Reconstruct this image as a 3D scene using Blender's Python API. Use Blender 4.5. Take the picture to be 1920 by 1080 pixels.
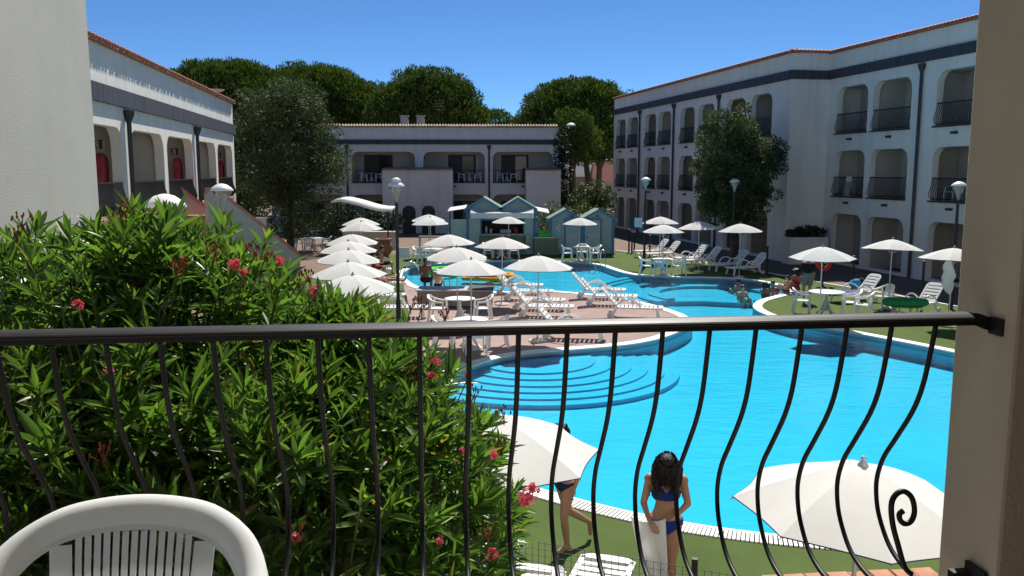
import bpy, bmesh, math, random
import numpy as np
from mathutils import Vector, Matrix, Euler
from mathutils.geometry import tessellate_polygon

random.seed(7); rng = np.random.default_rng(7)
for o in list(bpy.data.objects): bpy.data.objects.remove(o)
SC = bpy.context.scene
COL = SC.collection
R = math.radians

# ------------------------------------------------------------------ camera
EYE = 4.5                       # standing on the first-floor balcony
FPX, HZ = 1600.0, 320.0         # focal length and horizon row of a 1920x1080 frame
PITCH = math.atan((540 - HZ) / FPX)
cd = bpy.data.cameras.new('camera'); cam = bpy.data.objects.new('camera', cd); COL.objects.link(cam)
cd.sensor_width = 36; cd.lens = 36 * FPX / 1920; cd.clip_start = 0.05; cd.clip_end = 3000
cam.location = (0, 0, EYE); cam.rotation_euler = (math.pi / 2 - PITCH, 0, 0)
SC.camera = cam
# ------------------------------------------------------------------ sky and sun
SUN_EL, SUN_AZ = R(52), R(13)   # azimuth measured from +Y towards +X
w = bpy.data.worlds.new('World'); SC.world = w; w.use_nodes = True
nt = w.node_tree; bg = nt.nodes['Background']
sky = nt.nodes.new('ShaderNodeTexSky'); sky.sky_type = 'NISHITA'; sky.sun_disc = False
sky.sun_elevation = SUN_EL; sky.sun_rotation = SUN_AZ
sky.altitude = 0; sky.air_density = 0.52; sky.dust_density = 0.0; sky.ozone_density = 10.0
tint = nt.nodes.new('ShaderNodeMixRGB'); tint.blend_type = 'MULTIPLY'; tint.inputs[0].default_value = 1.0; tint.inputs[2].default_value = (0.84, 1.0, 1.02, 1)   # clear summer blue, same all round
nt.links.new(sky.outputs[0], tint.inputs[1]); nt.links.new(tint.outputs[0], bg.inputs[0]); bg.inputs[1].default_value = 0.084
sd = bpy.data.lights.new('sun', 'SUN'); sun = bpy.data.objects.new('sun', sd); COL.objects.link(sun)
sd.energy = 5.0; sd.angle = R(0.53); sd.color = (1.0, 0.955, 0.88)
sdir = Vector((math.sin(SUN_AZ) * math.cos(SUN_EL), math.cos(SUN_AZ) * math.cos(SUN_EL), math.sin(SUN_EL)))
sun.rotation_euler = sdir.to_track_quat('Z', 'Y').to_euler(); sun.location = sdir * 60
SC.view_settings.view_transform = 'Standard'; SC.view_settings.look = 'None'
SC.view_settings.exposure = 0.5; SC.view_settings.gamma = 1.0
SC.render.engine = 'CYCLES'
SC.cycles.max_bounces = 8; SC.cycles.transparent_max_bounces = 12
SC.cycles.caustics_reflective = False; SC.cycles.caustics_refractive = False
try: SC.cycles.use_denoising = True
except Exception: pass

# ------------------------------------------------------------------ measuring helpers
def ray(px, py):
    u = (px - 960) / FPX; v = (540 - py) / FPX
    return Vector((u, math.cos(PITCH) + v * math.sin(PITCH), -math.sin(PITCH) + v * math.cos(PITCH)))
def at(px, py, z=0.0):          # where a sight line meets the height z
    d = ray(px, py); t = (z - EYE) / d.z
    return Vector((d.x * t, d.y * t, z))
def at_y(px, py, Y):            # where a sight line meets the distance Y
    d = ray(px, py); t = Y / d.y
    return Vector((d.x * t, Y, EYE + d.z * t))

# ------------------------------------------------------------------ materials
MATS = {}
def mat(name, col, rough=0.6, var=0.12, vscale=3.0, bump=0.0, bscale=60.0, metal=0.0, spec=0.5, stretch=(1, 1, 1), stain=None, stain_amt=0.0, coords='Object', sheen=0.0):
    m = bpy.data.materials.new(name); m.use_nodes = True; t = m.node_tree; b = t.nodes['Principled BSDF']
    b.inputs['Roughness'].default_value = rough; b.inputs['Metallic'].default_value = metal
    b.inputs['Specular IOR Level'].default_value = spec
    tc = t.nodes.new('ShaderNodeTexCoord'); mp = t.nodes.new('ShaderNodeMapping'); t.links.new(tc.outputs[coords], mp.inputs[0])
    mp.inputs['Scale'].default_value = stretch
    n = t.nodes.new('ShaderNodeTexNoise'); n.inputs['Scale'].default_value = vscale; n.inputs['Detail'].default_value = 5; n.inputs['Roughness'].default_value = 0.6
    t.links.new(mp.outputs[0], n.inputs['Vector'])
    r = t.nodes.new('ShaderNodeValToRGB'); t.links.new(n.outputs['Fac'], r.inputs[0])
    r.color_ramp.elements[0].position = 0.28; r.color_ramp.elements[1].position = 0.72
    c = Vector(col)
    r.color_ramp.elements[0].color = (*[max(0, x * (1 - var)) for x in c], 1); r.color_ramp.elements[1].color = (*[min(1, x * (1 + var)) for x in c], 1)
    out = r.outputs[0]
    if stain:
        n2 = t.nodes.new('ShaderNodeTexNoise'); n2.inputs['Scale'].default_value = 0.9; n2.inputs['Detail'].default_value = 7
        mp2 = t.nodes.new('ShaderNodeMapping'); mp2.inputs['Scale'].default_value = (2.6, 2.6, 0.22); t.links.new(tc.outputs[coords], mp2.inputs[0]); t.links.new(mp2.outputs[0], n2.inputs['Vector'])
        r2 = t.nodes.new('ShaderNodeValToRGB'); r2.color_ramp.elements[0].position = 0.48; r2.color_ramp.elements[1].position = 0.75
        r2.color_ramp.elements[0].color = (0, 0, 0, 1); r2.color_ramp.elements[1].color = (stain_amt,) * 3 + (1,)
        t.links.new(n2.outputs['Fac'], r2.inputs[0])
        mx = t.nodes.new('ShaderNodeMixRGB'); t.links.new(r2.outputs[0], mx.inputs[0]); t.links.new(out, mx.inputs[1]); mx.inputs[2].default_value = (*stain, 1)
        out = mx.outputs[0]
    t.links.new(out, b.inputs['Base Color'])
    if bump:
        n3 = t.nodes.new('ShaderNodeTexNoise'); n3.inputs['Scale'].default_value = bscale; n3.inputs['Detail'].default_value = 4
        t.links.new(tc.outputs[coords], n3.inputs['Vector'])
        bp = t.nodes.new('ShaderNodeBump'); bp.inputs['Strength'].default_value = bump; bp.inputs['Distance'].default_value = 0.02
        t.links.new(n3.outputs['Fac'], bp.inputs['Height']); t.links.new(bp.outputs[0], b.inputs['Normal'])
    MATS[name] = m; return m
def leafmat(name, dark, light, rough=0.45, trans=0.35, spec=0.5, tcol=None):
    m = bpy.data.materials.new(name); m.use_nodes = True; t = m.node_tree; b = t.nodes['Principled BSDF']; o = t.nodes['Material Output']
    b.inputs['Roughness'].default_value = rough; b.inputs['Specular IOR Level'].default_value = spec
    g = t.nodes.new('ShaderNodeNewGeometry'); oi = t.nodes.new('ShaderNodeObjectInfo')
    ad = t.nodes.new('ShaderNodeMath'); ad.operation = 'ADD'; t.links.new(g.outputs['Random Per Island'], ad.inputs[0]); t.links.new(oi.outputs['Random'], ad.inputs[1])
    fr = t.nodes.new('ShaderNodeMath'); fr.operation = 'FRACT'; t.links.new(ad.outputs[0], fr.inputs[0])
    r = t.nodes.new('ShaderNodeValToRGB'); r.color_ramp.elements[0].color = (*dark, 1); r.color_ramp.elements[1].color = (*light, 1)
    t.links.new(fr.outputs[0], r.inputs[0]); t.links.new(r.outputs[0], b.inputs['Base Color'])
    tr = t.nodes.new('ShaderNodeBsdfTranslucent')
    mc = t.nodes.new('ShaderNodeMixRGB'); mc.blend_type = 'MULTIPLY'; mc.inputs[0].default_value = 1.0; t.links.new(r.outputs[0], mc.inputs[1]); mc.inputs[2].default_value = (*(tcol or (1.3, 1.45, 0.6)), 1)
    t.links.new(mc.outputs[0], tr.inputs[0])
    mx = t.nodes.new('ShaderNodeMixShader'); mx.inputs[0].default_value = trans
    t.links.new(b.outputs[0], mx.inputs[1]); t.links.new(tr.outputs[0], mx.inputs[2]); t.links.new(mx.outputs[0], o.inputs[0])
    MATS[name] = m; return m
def fabmat(name, col, trans=0.3):
    m = mat(name, col, 0.85, 0.05, 2.5, 0.05, 200.0, spec=0.2); t = m.node_tree; b = t.nodes['Principled BSDF']; o = t.nodes['Material Output']
    tr = t.nodes.new('ShaderNodeBsdfTranslucent'); tr.inputs[0].default_value = (*col, 1)
    mx = t.nodes.new('ShaderNodeMixShader'); mx.inputs[0].default_value = trans
    t.links.new(b.outputs[0], mx.inputs[1]); t.links.new(tr.outputs[0], mx.inputs[2]); t.links.new(mx.outputs[0], o.inputs[0]); return m
def clearmat(name, tint, gloss=0.02, ior=1.45, wave=None, body=0.0, bodycol=(1, 1, 1)):
    m = bpy.data.materials.new(name); m.use_nodes = True; t = m.node_tree; o = t.nodes['Material Output']; t.nodes.remove(t.nodes['Principled BSDF'])
    tr = t.nodes.new('ShaderNodeBsdfTransparent'); tr.inputs[0].default_value = (*tint, 1)
    gl = t.nodes.new('ShaderNodeBsdfGlossy'); gl.inputs['Roughness'].default_value = gloss
    fr = t.nodes.new('ShaderNodeFresnel'); fr.inputs[0].default_value = ior
    mx = t.nodes.new('ShaderNodeMixShader'); t.links.new(fr.outputs[0], mx.inputs[0])
    src = tr.outputs[0]
    if body:
        df = t.nodes.new('ShaderNodeBsdfDiffuse'); df.inputs[0].default_value = (*bodycol, 1)
        m2 = t.nodes.new('ShaderNodeMixShader'); m2.inputs[0].default_value = body; t.links.new(src, m2.inputs[1]); t.links.new(df.outputs[0], m2.inputs[2]); src = m2.outputs[0]
    t.links.new(src, mx.inputs[1]); t.links.new(gl.outputs[0], mx.inputs[2]); t.links.new(mx.outputs[0], o.inputs[0])
    if wave:
        tc = t.nodes.new('ShaderNodeTexCoord'); prev = None
        for sc, st, strx in wave:
            mp = t.nodes.new('ShaderNodeMapping'); mp.inputs['Scale'].default_value = (strx, 1.0, 1.0); t.links.new(tc.outputs['Object'], mp.inputs[0])
            n = t.nodes.new('ShaderNodeTexNoise'); n.inputs['Scale'].default_value = sc; n.inputs['Detail'].default_value = 3; n.inputs['Distortion'].default_value = 0.6; t.links.new(mp.outputs[0], n.inputs['Vector'])
            b = t.nodes.new('ShaderNodeBump'); b.inputs['Strength'].default_value = st; b.inputs['Distance'].default_value = 0.08
            t.links.new(n.outputs['Fac'], b.inputs['Height'])
            if prev: t.links.new(prev, b.inputs['Normal'])
            prev = b.outputs[0]
        t.links.new(prev, gl.inputs['Normal']); t.links.new(prev, fr.inputs['Normal'])
    MATS[name] = m; return m

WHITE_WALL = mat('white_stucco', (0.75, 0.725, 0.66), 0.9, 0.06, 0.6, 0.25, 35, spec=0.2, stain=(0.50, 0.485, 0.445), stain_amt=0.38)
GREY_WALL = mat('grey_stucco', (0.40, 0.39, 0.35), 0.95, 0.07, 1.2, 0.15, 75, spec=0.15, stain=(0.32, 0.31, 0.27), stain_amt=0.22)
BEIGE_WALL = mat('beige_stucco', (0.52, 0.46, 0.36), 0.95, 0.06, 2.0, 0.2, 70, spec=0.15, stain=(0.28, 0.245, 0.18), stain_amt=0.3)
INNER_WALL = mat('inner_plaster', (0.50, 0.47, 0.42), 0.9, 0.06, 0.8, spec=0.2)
BAND = mat('slate_band', (0.045, 0.047, 0.058), 0.65, 0.45, 1.5, stretch=(4, 4, 0.3))
TILE = mat('terracotta_tile', (0.36, 0.15, 0.09), 0.85, 0.35, 4.0, 0.2, 40)
TILE_PALE = mat('weathered_tile', (0.34, 0.24, 0.18), 0.85, 0.35, 2.0, 0.2, 40)
ROOF = mat('flat_roof', (0.30, 0.25, 0.21), 0.9, 0.2, 1.0)
BLACK = mat('black_metal', (0.010, 0.010, 0.010), 0.55, 0.3, 6.0, 0.05, 120, spec=0.5)
PIPE = mat('dark_pipe', (0.022, 0.023, 0.028), 0.45, 0.3, 3.0)
CHROME = mat('steel_tube', (0.6, 0.6, 0.6), 0.25, 0.05, metal=1.0)
POLE = mat('grey_pole', (0.45, 0.45, 0.45), 0.4, 0.08, metal=0.4)
PLASTIC = mat('white_plastic', (0.78, 0.78, 0.76), 0.38, 0.03, 2.0, spec=0.5)
PLASTIC_OLD = mat('dull_white_plastic', (0.60, 0.61, 0.60), 0.5, 0.06, 3.0, spec=0.4)
PLASTIC_GREY = mat('grey_plastic', (0.42, 0.46, 0.50), 0.5, 0.06, 3.0)
CHAIRP = fabmat('pale_chair_plastic', (0.84, 0.855, 0.85), 0.42)
FABRIC = fabmat('white_canvas', (0.72, 0.71, 0.68), 0.26)
NAVY = mat('navy_trim', (0.01, 0.02, 0.07), 0.7)
TOWEL = fabmat('white_towel', (0.82, 0.82, 0.80), 0.35)
TURF = mat('green_turf', (0.082, 0.120, 0.034), 0.95, 0.16, 0.8, 0.5, 180, spec=0.1, stain=(0.10, 0.115, 0.045), stain_amt=0.5)
PAVING = mat('tan_paving', (0.18, 0.125, 0.095), 0.9, 0.12, 1.2, 0.2, 30, spec=0.2)
DECK = mat('pink_brown_deck', (0.31, 0.225, 0.20), 0.9, 0.12, 1.0, 0.2, 60, spec=0.2, stain=(0.22, 0.15, 0.13), stain_amt=0.5)
COPING = mat('white_coping', (0.72, 0.71, 0.66), 0.7, 0.06, 2.0, 0.1, 60)
POOLPAINT = mat('pool_paint', (0.28, 0.64, 0.80), 0.8, 0.05, 0.5, spec=0.2)
POOLWALL = mat('pool_wall_paint', (0.30, 0.68, 0.82), 0.8, 0.06, 0.8, spec=0.2)
DARKCH = mat('dark_channel', (0.06, 0.06, 0.06), 0.9)
WATER = clearmat('pool_water', (0.30, 0.87, 0.98), 0.04, 1.33, wave=[(0.6, 0.40, 0.5), (2.0, 0.30, 0.4), (6.5, 0.18, 0.45)])
GLASS = clearmat('lamp_glass', (0.92, 0.93, 0.92), 0.05, 1.45, body=0.22, bodycol=(0.8, 0.8, 0.78))
DARKGLASS = mat('dark_glazing', (0.015, 0.016, 0.018), 0.12, 0.1, spec=0.6)
DARKDOOR = mat('dark_shutter', (0.035, 0.03, 0.028), 0.6, 0.2, 2.0)
TEAL = mat('teal_boards', (0.29, 0.41, 0.43), 0.7, 0.06, 3.0, stretch=(1, 1, 12))
TEAL_PALE = mat('pale_teal_panel', (0.36, 0.48, 0.49), 0.7, 0.05, 3.0)
BLUE = mat('blue_trim', (0.045, 0.19, 0.36), 0.6, 0.1, 4.0)
GREENROOF = mat('green_felt_roof', (0.16, 0.22, 0.15), 0.9, 0.15, 3.0)
REDCOVER = mat('red_cover', (0.34, 0.03, 0.05), 0.45, 0.15, 3.0)
TERRA_CAP = mat('terracotta_coping', (0.48, 0.21, 0.13), 0.85, 0.2, 3.0, 0.2, 50)
BRICK = mat('clay_brick', (0.42, 0.20, 0.12), 0.9, 0.25, 5.0, 0.4, 50)
BARK = mat('bark', (0.075, 0.055, 0.04), 0.95, 0.35, 6.0, 0.6, 20)
STEM = mat('green_stem', (0.10, 0.12, 0.04), 0.8, 0.3, 6.0)
CLAY = mat('clay_pot', (0.30, 0.14, 0.08), 0.9, 0.2, 3.0)
CREAM = mat('cream_house_wall', (0.55, 0.42, 0.31), 0.9, 0.1, 1.0)
HOUSE_ROOF = mat('red_house_roof', (0.38, 0.15, 0.10), 0.9, 0.2, 2.0)
GREY_ROOF = mat('grey_house_roof', (0.25, 0.25, 0.26), 0.9, 0.15, 1.0)
def cloth(name, col): return mat(name, col, 0.85, 0.12, 6.0, 0.2, 120, spec=0.2)
C_BLACK = cloth('black_cotton', (0.015, 0.015, 0.018)); C_GREY = cloth('grey_cotton', (0.16, 0.20, 0.20)); C_RED = cloth('red_cloth', (0.36, 0.04, 0.04))
C_BLUE = cloth('royal_blue_lycra', (0.012, 0.035, 0.21)); C_NAVY = cloth('navy_lycra', (0.012, 0.018, 0.06)); C_PURPLE = cloth('purple_towel', (0.10, 0.07, 0.22))
C_ORANGE = cloth('orange_vinyl', (0.75, 0.30, 0.02)); C_LIME = cloth('lime_vinyl', (0.08, 0.55, 0.05)); C_GREEN = cloth('green_vinyl', (0.02, 0.22, 0.07)); C_CYAN = cloth('blue_bag', (0.02, 0.28, 0.55))
C_PINK = cloth('pink_cloth', (0.55, 0.12, 0.12)); RING = cloth('lifebuoy_red', (0.50, 0.05, 0.03))
SKIN1 = mat('tanned_skin', (0.36, 0.19, 0.115), 0.55, 0.08, 5.0, spec=0.35); SKIN2 = mat('brown_skin', (0.15, 0.075, 0.045), 0.5, 0.08, 5.0, spec=0.35); SKIN3 = mat('light_skin', (0.52, 0.30, 0.20), 0.55, 0.08, 5.0, spec=0.35)
HAIR = mat('dark_hair', (0.014, 0.009, 0.007), 0.5, 0.5, 20.0, 0.8, 60, spec=0.35)
L_OLE = leafmat('oleander_leaf', (0.030, 0.074, 0.017), (0.122, 0.210, 0.044), 0.36, 0.50, 0.5, tcol=(1.35, 1.5, 0.65))
L_PINE = leafmat('pine_needles', (0.022, 0.044, 0.010), (0.108, 0.150, 0.034), 0.8, 0.22, 0.1)
L_OAK = leafmat('holm_oak_leaf', (0.028, 0.045, 0.016), (0.105, 0.135, 0.055), 0.6, 0.25, 0.22, tcol=(1.1, 1.2, 0.7))
L_SHRUB = leafmat('shrub_leaf', (0.025, 0.05, 0.012), (0.09, 0.13, 0.035), 0.5, 0.25, 0.4)
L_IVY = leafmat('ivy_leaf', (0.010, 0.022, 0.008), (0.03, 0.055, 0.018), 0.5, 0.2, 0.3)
e_ = L_OLE.node_tree.nodes['Color Ramp'].color_ramp.elements.new(0.955); e_.color = (0.122, 0.210, 0.044, 1)
L_OLE.node_tree.nodes['Color Ramp'].color_ramp.elements[-1].color = (0.24, 0.19, 0.05, 1)   # a few yellowed leaves
PETAL = leafmat('pink_petal', (0.62, 0.07, 0.14), (0.80, 0.20, 0.26), 0.6, 0.35, 0.2, tcol=(1.1, 0.8, 0.8))
BUD = leafmat('red_bud', (0.12, 0.03, 0.015), (0.30, 0.07, 0.04), 0.7, 0.1, 0.2, tcol=(1, 1, 1))

# ------------------------------------------------------------------ mesh helpers
class MB:
    def __init__(s): s.v = []; s.f = []
    def add(s, vs, fs, M=None):
        b = len(s.v)
        s.v += [tuple(M @ Vector(p)) if M else tuple(p) for p in vs]; s.f += [tuple(i + b for i in f) for f in fs]
        return s
    def box(s, c, d, rz=0.0, M=None):
        x, y, z = d[0] / 2, d[1] / 2, d[2] / 2
        T = Matrix.Translation(c) @ Matrix.Rotation(rz, 4, 'Z')
        if M: T = M @ T
        return s.add([(-x, -y, -z), (x, -y, -z), (x, y, -z), (-x, y, -z), (-x, -y, z), (x, -y, z), (x, y, z), (-x, y, z)],
                     [(0, 3, 2, 1), (4, 5, 6, 7), (0, 1, 5, 4), (1, 2, 6, 5), (2, 3, 7, 6), (3, 0, 4, 7)], T)
    def sweep(s, pts, sec, closed=False, up=None, scale=None, caps=True):
        pts = [Vector(p) for p in pts]; n = len(pts); k = len(sec); base = len(s.v); nrm = None
        for i, p in enumerate(pts):
            if closed: t = pts[(i + 1) % n] - pts[i - 1]
            else: t = pts[min(i + 1, n - 1)] - pts[max(i - 1, 0)]
            t.normalize()
            if up is not None: a = up.cross(t)
            elif nrm is None: a = (Vector((0, 0, 1)) if abs(t.z) < 0.9 else Vector((0, 1, 0))).cross(t)
            else: a = nrm - t * nrm.dot(t)
            if a.length < 1e-6: a = Vector((1, 0, 0))
            a.normalize(); nrm = a; b = t.cross(a); sc = scale[i] if scale else 1.0
            for q in sec: s.v.append(tuple(p + a * q[0] * sc + b * q[1] * sc))
        for i in range(n if closed else n - 1):
            j = (i + 1) % n
            for q in range(k):
                r = (q + 1) % k
                s.f.append((base + i * k + q, base + i * k + r, base + j * k + r, base + j * k + q))
        if not closed and caps:
            s.f.append(tuple(base + q for q in range(k))[::-1]); s.f.append(tuple(base + (n - 1) * k + q for q in range(k)))
        return s
    def tube(s, pts, r, n=8, closed=False, scale=None):
        if isinstance(r, (list, tuple)): scale = list(r); r = 1.0
        return s.sweep(pts, [(r * math.cos(2 * math.pi * i / n), r * math.sin(2 * math.pi * i / n)) for i in range(n)], closed, None, scale)
    def lathe(s, prof, n=20, c=(0, 0, 0), M=None):
        vs = []; fs = []; k = len(prof)
        for i in range(n):
            a = 2 * math.pi * i / n
            vs += [(c[0] + r * math.cos(a), c[1] + r * math.sin(a), c[2] + z) for r, z in prof]
        for i in range(n):
            j = (i + 1) % n
            for q in range(k - 1): fs.append((i * k + q, j * k + q, j * k + q + 1, i * k + q + 1))
        return s.add(vs, fs, M)
    def prism(s, poly, z0, z1, M=None):
        n = len(poly); vs = [(p[0], p[1], z0) for p in poly] + [(p[0], p[1], z1) for p in poly]
        tri = tessellate_polygon([[Vector((p[0], p[1], 0)) for p in poly]])
        fs = [tuple(t)[::-1] for t in tri] + [tuple(i + n for i in t) for t in tri] + [(i, (i + 1) % n, n + (i + 1) % n, n + i) for i in range(n)]
        return s.add(vs, fs, M)
    def ball(s, c, r, n=12, M=None):
        r = (r, r, r) if not isinstance(r, (tuple, list)) else r; m = max(4, n // 2)
        vs = [(0, 0, -1)]; fs = []
        for i in range(1, m):
            ph = -math.pi / 2 + math.pi * i / m
            for j in range(n): vs.append((math.cos(ph) * math.cos(2 * math.pi * j / n), math.cos(ph) * math.sin(2 * math.pi * j / n), math.sin(ph)))
        vs.append((0, 0, 1)); L = len(vs) - 1
        for j in range(n):
            fs.append((0, 1 + (j + 1) % n, 1 + j)); fs.append((L, L - n + j, L - n + (j + 1) % n))
            for i in range(m - 2): a = 1 + i * n; fs.append((a + j, a + (j + 1) % n, a + n + (j + 1) % n, a + n + j))
        T = Matrix.Translation(c) @ (M.to_4x4() if M else Matrix.Identity(4)) @ Matrix.Diagonal((*r, 1))
        return s.add(vs, fs, T)
    def cone(s, a, b, ra, rb, n=12):       # tapered capsule
        a = Vector(a); b = Vector(b); d = (b - a)
        s.tube([a, a.lerp(b, 0.5), b], [ra, (ra + rb) / 2, rb], n); s.ball(a, ra, n); s.ball(b, rb, n); return s
    def mesh(s, name):
        m = bpy.data.meshes.new(name); m.from_pydata(s.v, [], s.f); m.update(); return m
    def build(s, name, material, parent=None, smooth=False, fix=True):
        m = s.mesh(name)
        if fix:
            b = bmesh.new(); b.from_mesh(m); bmesh.ops.recalc_face_normals(b, faces=b.faces); b.to_mesh(m); b.free()
        if smooth: shade(m, smooth)
        if material: m.materials.append(material)
        o = bpy.data.objects.new(name, m); COL.objects.link(o); o.parent = parent
        return o
def shade(m, ang=40):
    for p in m.polygons: p.use_smooth = True
    try: m.set_sharp_from_angle(angle=R(40 if ang is True else ang))
    except Exception: pass
def tag(o, label=None, cat=None, group=None, kind=None):
    if label: o['label'] = label
    if cat: o['category'] = cat
    if group: o['group'] = group
    if kind: o['kind'] = kind
    return o
def thing(name, label, cat, loc=(0, 0, 0), rz=0.0, group=None):
    o = bpy.data.objects.new(name, None); COL.objects.link(o); o.location = loc; o.rotation_euler = (0, 0, rz); o.empty_display_size = 0.2
    return tag(o, label, cat, group)
def copy_tree(o, parent=None, loc=None, rz=None, label=None, scale=None, group=None):
    c = o.copy(); COL.objects.link(c); c.parent = parent
    if loc is not None: c.location = loc
    if rz is not None: c.rotation_euler = (0, 0, rz)
    if label: c['label'] = label
    if group: c['group'] = group
    if scale: c.scale = (scale,) * 3
    for ch in o.children: copy_tree(ch, c)
    return c
class Placer:                      # first placement moves the prototype itself, later ones copy it
    def __init__(s, proto): s.p = proto; s.used = False
    def __call__(s, loc, rz, label, scale=None, group=None):
        if s.used: return copy_tree(s.p, None, loc, rz, label, scale, group)
        s.used = True; o = s.p; o.location = loc; o.rotation_euler = (0, 0, rz); o['label'] = label
        if group: o['group'] = group
        if scale: o.scale = (scale,) * 3
        return o
def evaluated(o, name):
    dg = bpy.context.evaluated_depsgraph_get(); m = bpy.data.meshes.new_from_object(o.evaluated_get(dg)); m.name = name; return m
def smooth_curve(pts, per=6, closed=True):
    n = len(pts); out = []; P = [Vector(p) for p in pts]
    for i in range(n if closed else n - 1):
        a, b, c, d = (P[(i - 1) % n] if closed or i else P[0]), P[i], P[(i + 1) % n], (P[(i + 2) % n] if closed or i + 2 < n else P[-1])
        for k in range(per):
            t = k / per
            out.append(0.5 * ((2 * b) + (c - a) * t + (2 * a - 5 * b + 4 * c - d) * t * t + (3 * b - a - 3 * c + d) * t ** 3))
    if not closed: out.append(P[-1])
    return out
def offset_poly(P, d):
    n = len(P); out = []
    for i in range(n):
        t = (P[(i + 1) % n] - P[i - 1]); t.normalize(); out.append(P[i] + Vector((t.y, -t.x)) * d)
    return out
def leaf_cloud(name, P, A, L, W, material, parent, fold=0.25, kind=None, N=None):
    """one diamond leaf per point: P base, A axis, N rough face normal"""
    P = np.asarray(P, float); n = len(P); A = np.asarray(A, float); A /= np.linalg.norm(A, axis=1)[:, None] + 1e-9
    Nn = rng.normal(size=(n, 3)) if N is None else np.asarray(N, float) + rng.normal(size=(n, 3)) * 0.45
    S = np.cross(A, Nn); S /= np.linalg.norm(S, axis=1)[:, None] + 1e-9
    U = np.cross(S, A); L = np.asarray(L)[:, None] * np.ones((n, 1)); W = np.asarray(W)[:, None] * np.ones((n, 1))
    v = np.stack([P, P + A * L * 0.5 + S * W * 0.5 + U * W * fold, P + A * L, P + A * L * 0.5 - S * W * 0.5 + U * W * fold], 1).reshape(-1, 3)
    m = bpy.data.meshes.new(name); m.vertices.add(4 * n); m.vertices.foreach_set('co', v.ravel())
    idx = (np.arange(n)[:, None] * 4 + np.array([0, 1, 2, 0, 2, 3])[None]).ravel().astype(np.int32)
    m.loops.add(6 * n); m.loops.foreach_set('vertex_index', idx)
    m.polygons.add(2 * n); m.polygons.foreach_set('loop_start', (np.arange(2 * n) * 3).astype(np.int32)); m.polygons.foreach_set('loop_total', np.full(2 * n, 3, np.int32))
    m.update(calc_edges=True); m.materials.append(material)
    o = bpy.data.objects.new(name, m); COL.objects.link(o); o.parent = parent
    if kind: o['kind'] = kind
    return o
# ------------------------------------------------------------------ pool, lawn, deck, ground
OUT = [(-.82, 19.43), (-.2, 20.25), (.56, 20.77), (1.76, 21.21), (3.01, 21.75), (3.95, 22.52), (4.81, 23.75), (5.40, 25.12), (5.40, 26.4), (5.07, 27.6), (4.67, 28.61), (3.98, 29.82),
       (3.0, 30.85), (1.95, 31.56), (1.09, 31.84), (-.6, 31.55), (-2.19, 31.66), (-3.51, 32.73), (-4.32, 35.0), (-4.80, 37.3), (-4.45, 39.9), (-2.95, 41.6), (-.53, 42.4), (1.3, 42.4), (2.9, 41.9), (4.1, 40.8),
       (4.5, 39.2), (4.9, 37.6), (5.6, 36.45), (6.97, 35.95), (8.54, 35.75), (9.8, 34.95), (10.5, 33.2), (10.4, 31.6), (9.5, 30.5), (8.6, 29.4), (8.0, 28.0), (7.95, 26.5), (8.35, 25.2), (9.1, 24.0), (9.95, 22.67),
       (10.96, 20.83), (12.0, 18.2), (12.1, 15.0), (10.9, 12.4), (8.6, 10.7), (6.0, 9.9), (4.6, 9.85), (3.4, 10.05), (2.4, 10.37), (1.5, 10.84), (.5, 11.55), (-.7, 12.6), (-1.7, 14.2), (-2.0, 16.0), (-1.65, 17.9)]
OUT = [Vector(p) for p in OUT]
OUTLINE = smooth_curve(OUT, 5)
area = sum(OUTLINE[i - 1].x * OUTLINE[i].y - OUTLINE[i].x * OUTLINE[i - 1].y for i in range(len(OUTLINE)))
if area < 0: OUTLINE.reverse()                       # counter-clockwise: offset_poly(+) goes outwards
RIM = offset_poly(OUTLINE, 0.30)
WL, FLOOR = -0.07, -0.42
cut = MB().prism([(p.x, p.y) for p in offset_poly(OUTLINE, 0.05)], -3, 3).build('pool_cutter', None)
def cut_sheet(name, poly, z0, z1, material):
    o = MB().prism(poly, z0, z1).build(name, material)
    md = o.modifiers.new('b', 'BOOLEAN'); md.operation = 'DIFFERENCE'; md.object = cut; md.solver = 'EXACT'
    bpy.context.view_layer.update(); m = evaluated(o, name); o.modifiers.clear(); o.data = m
    if not m.materials: m.materials.append(material)
    return tag(o, kind='structure')
G = 1300
ground = cut_sheet('ground', [(-G, -G), (G, -G), (G, G), (-G, G)], -0.4, 0.0, PAVING)
tag(ground, 'tan paved ground around the hotel buildings', kind='structure')
lawn = cut_sheet('lawn', [(-8.4, 46.1), (-8.8, 34), (-7.6, 20), (-6.6, 9), (-3.6, 6.4), (.2, 7.2), (2.4, 6.7), (5.5, 6.5), (17, 6.0), (17.4, 16), (15.6, 25), (14.6, 28.5), (13.3, 32), (12.28, 34.5), (11.3, 37.4), (8.6, 43), (5.83, 48.2), (5.3, 46.1)], -0.06, 0.012, TURF)
tag(lawn, 'green artificial turf surrounding the swimming pool', kind='structure')
deck = cut_sheet('deck', [(-4.75, 36.6), (-4.25, 33.2), (-3.1, 25.6), (-2.6, 20), (-2.2, 17.2), (0, 18.0), (4, 20.5), (6.4, 24), (6.4, 27), (4.5, 31.5), (1, 33.6), (-2.5, 33.6), (-4.0, 37)], -0.05, 0.018, DECK)
tag(deck, 'pinkish brown paved peninsula carrying tables and loungers', kind='structure')
bpy.data.objects.remove(cut)
# white kerb line between the turf and the tan paving
kerb = smooth_curve([(5.83, 48.2), (8.6, 43), (11.3, 37.4), (12.28, 34.5), (13.3, 32), (14.6, 28.5), (15.6, 25), (17.4, 16)], 4, False)
tag(MB().sweep([(p.x + .06, p.y, 0.02) for p in kerb], [(-.05, -.06), (.05, -.06), (.05, .02), (-.05, .02)], up=Vector((0, 0, 1))).build('kerb', COPING), 'thin pale kerb along the turf edge', kind='structure')

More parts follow.
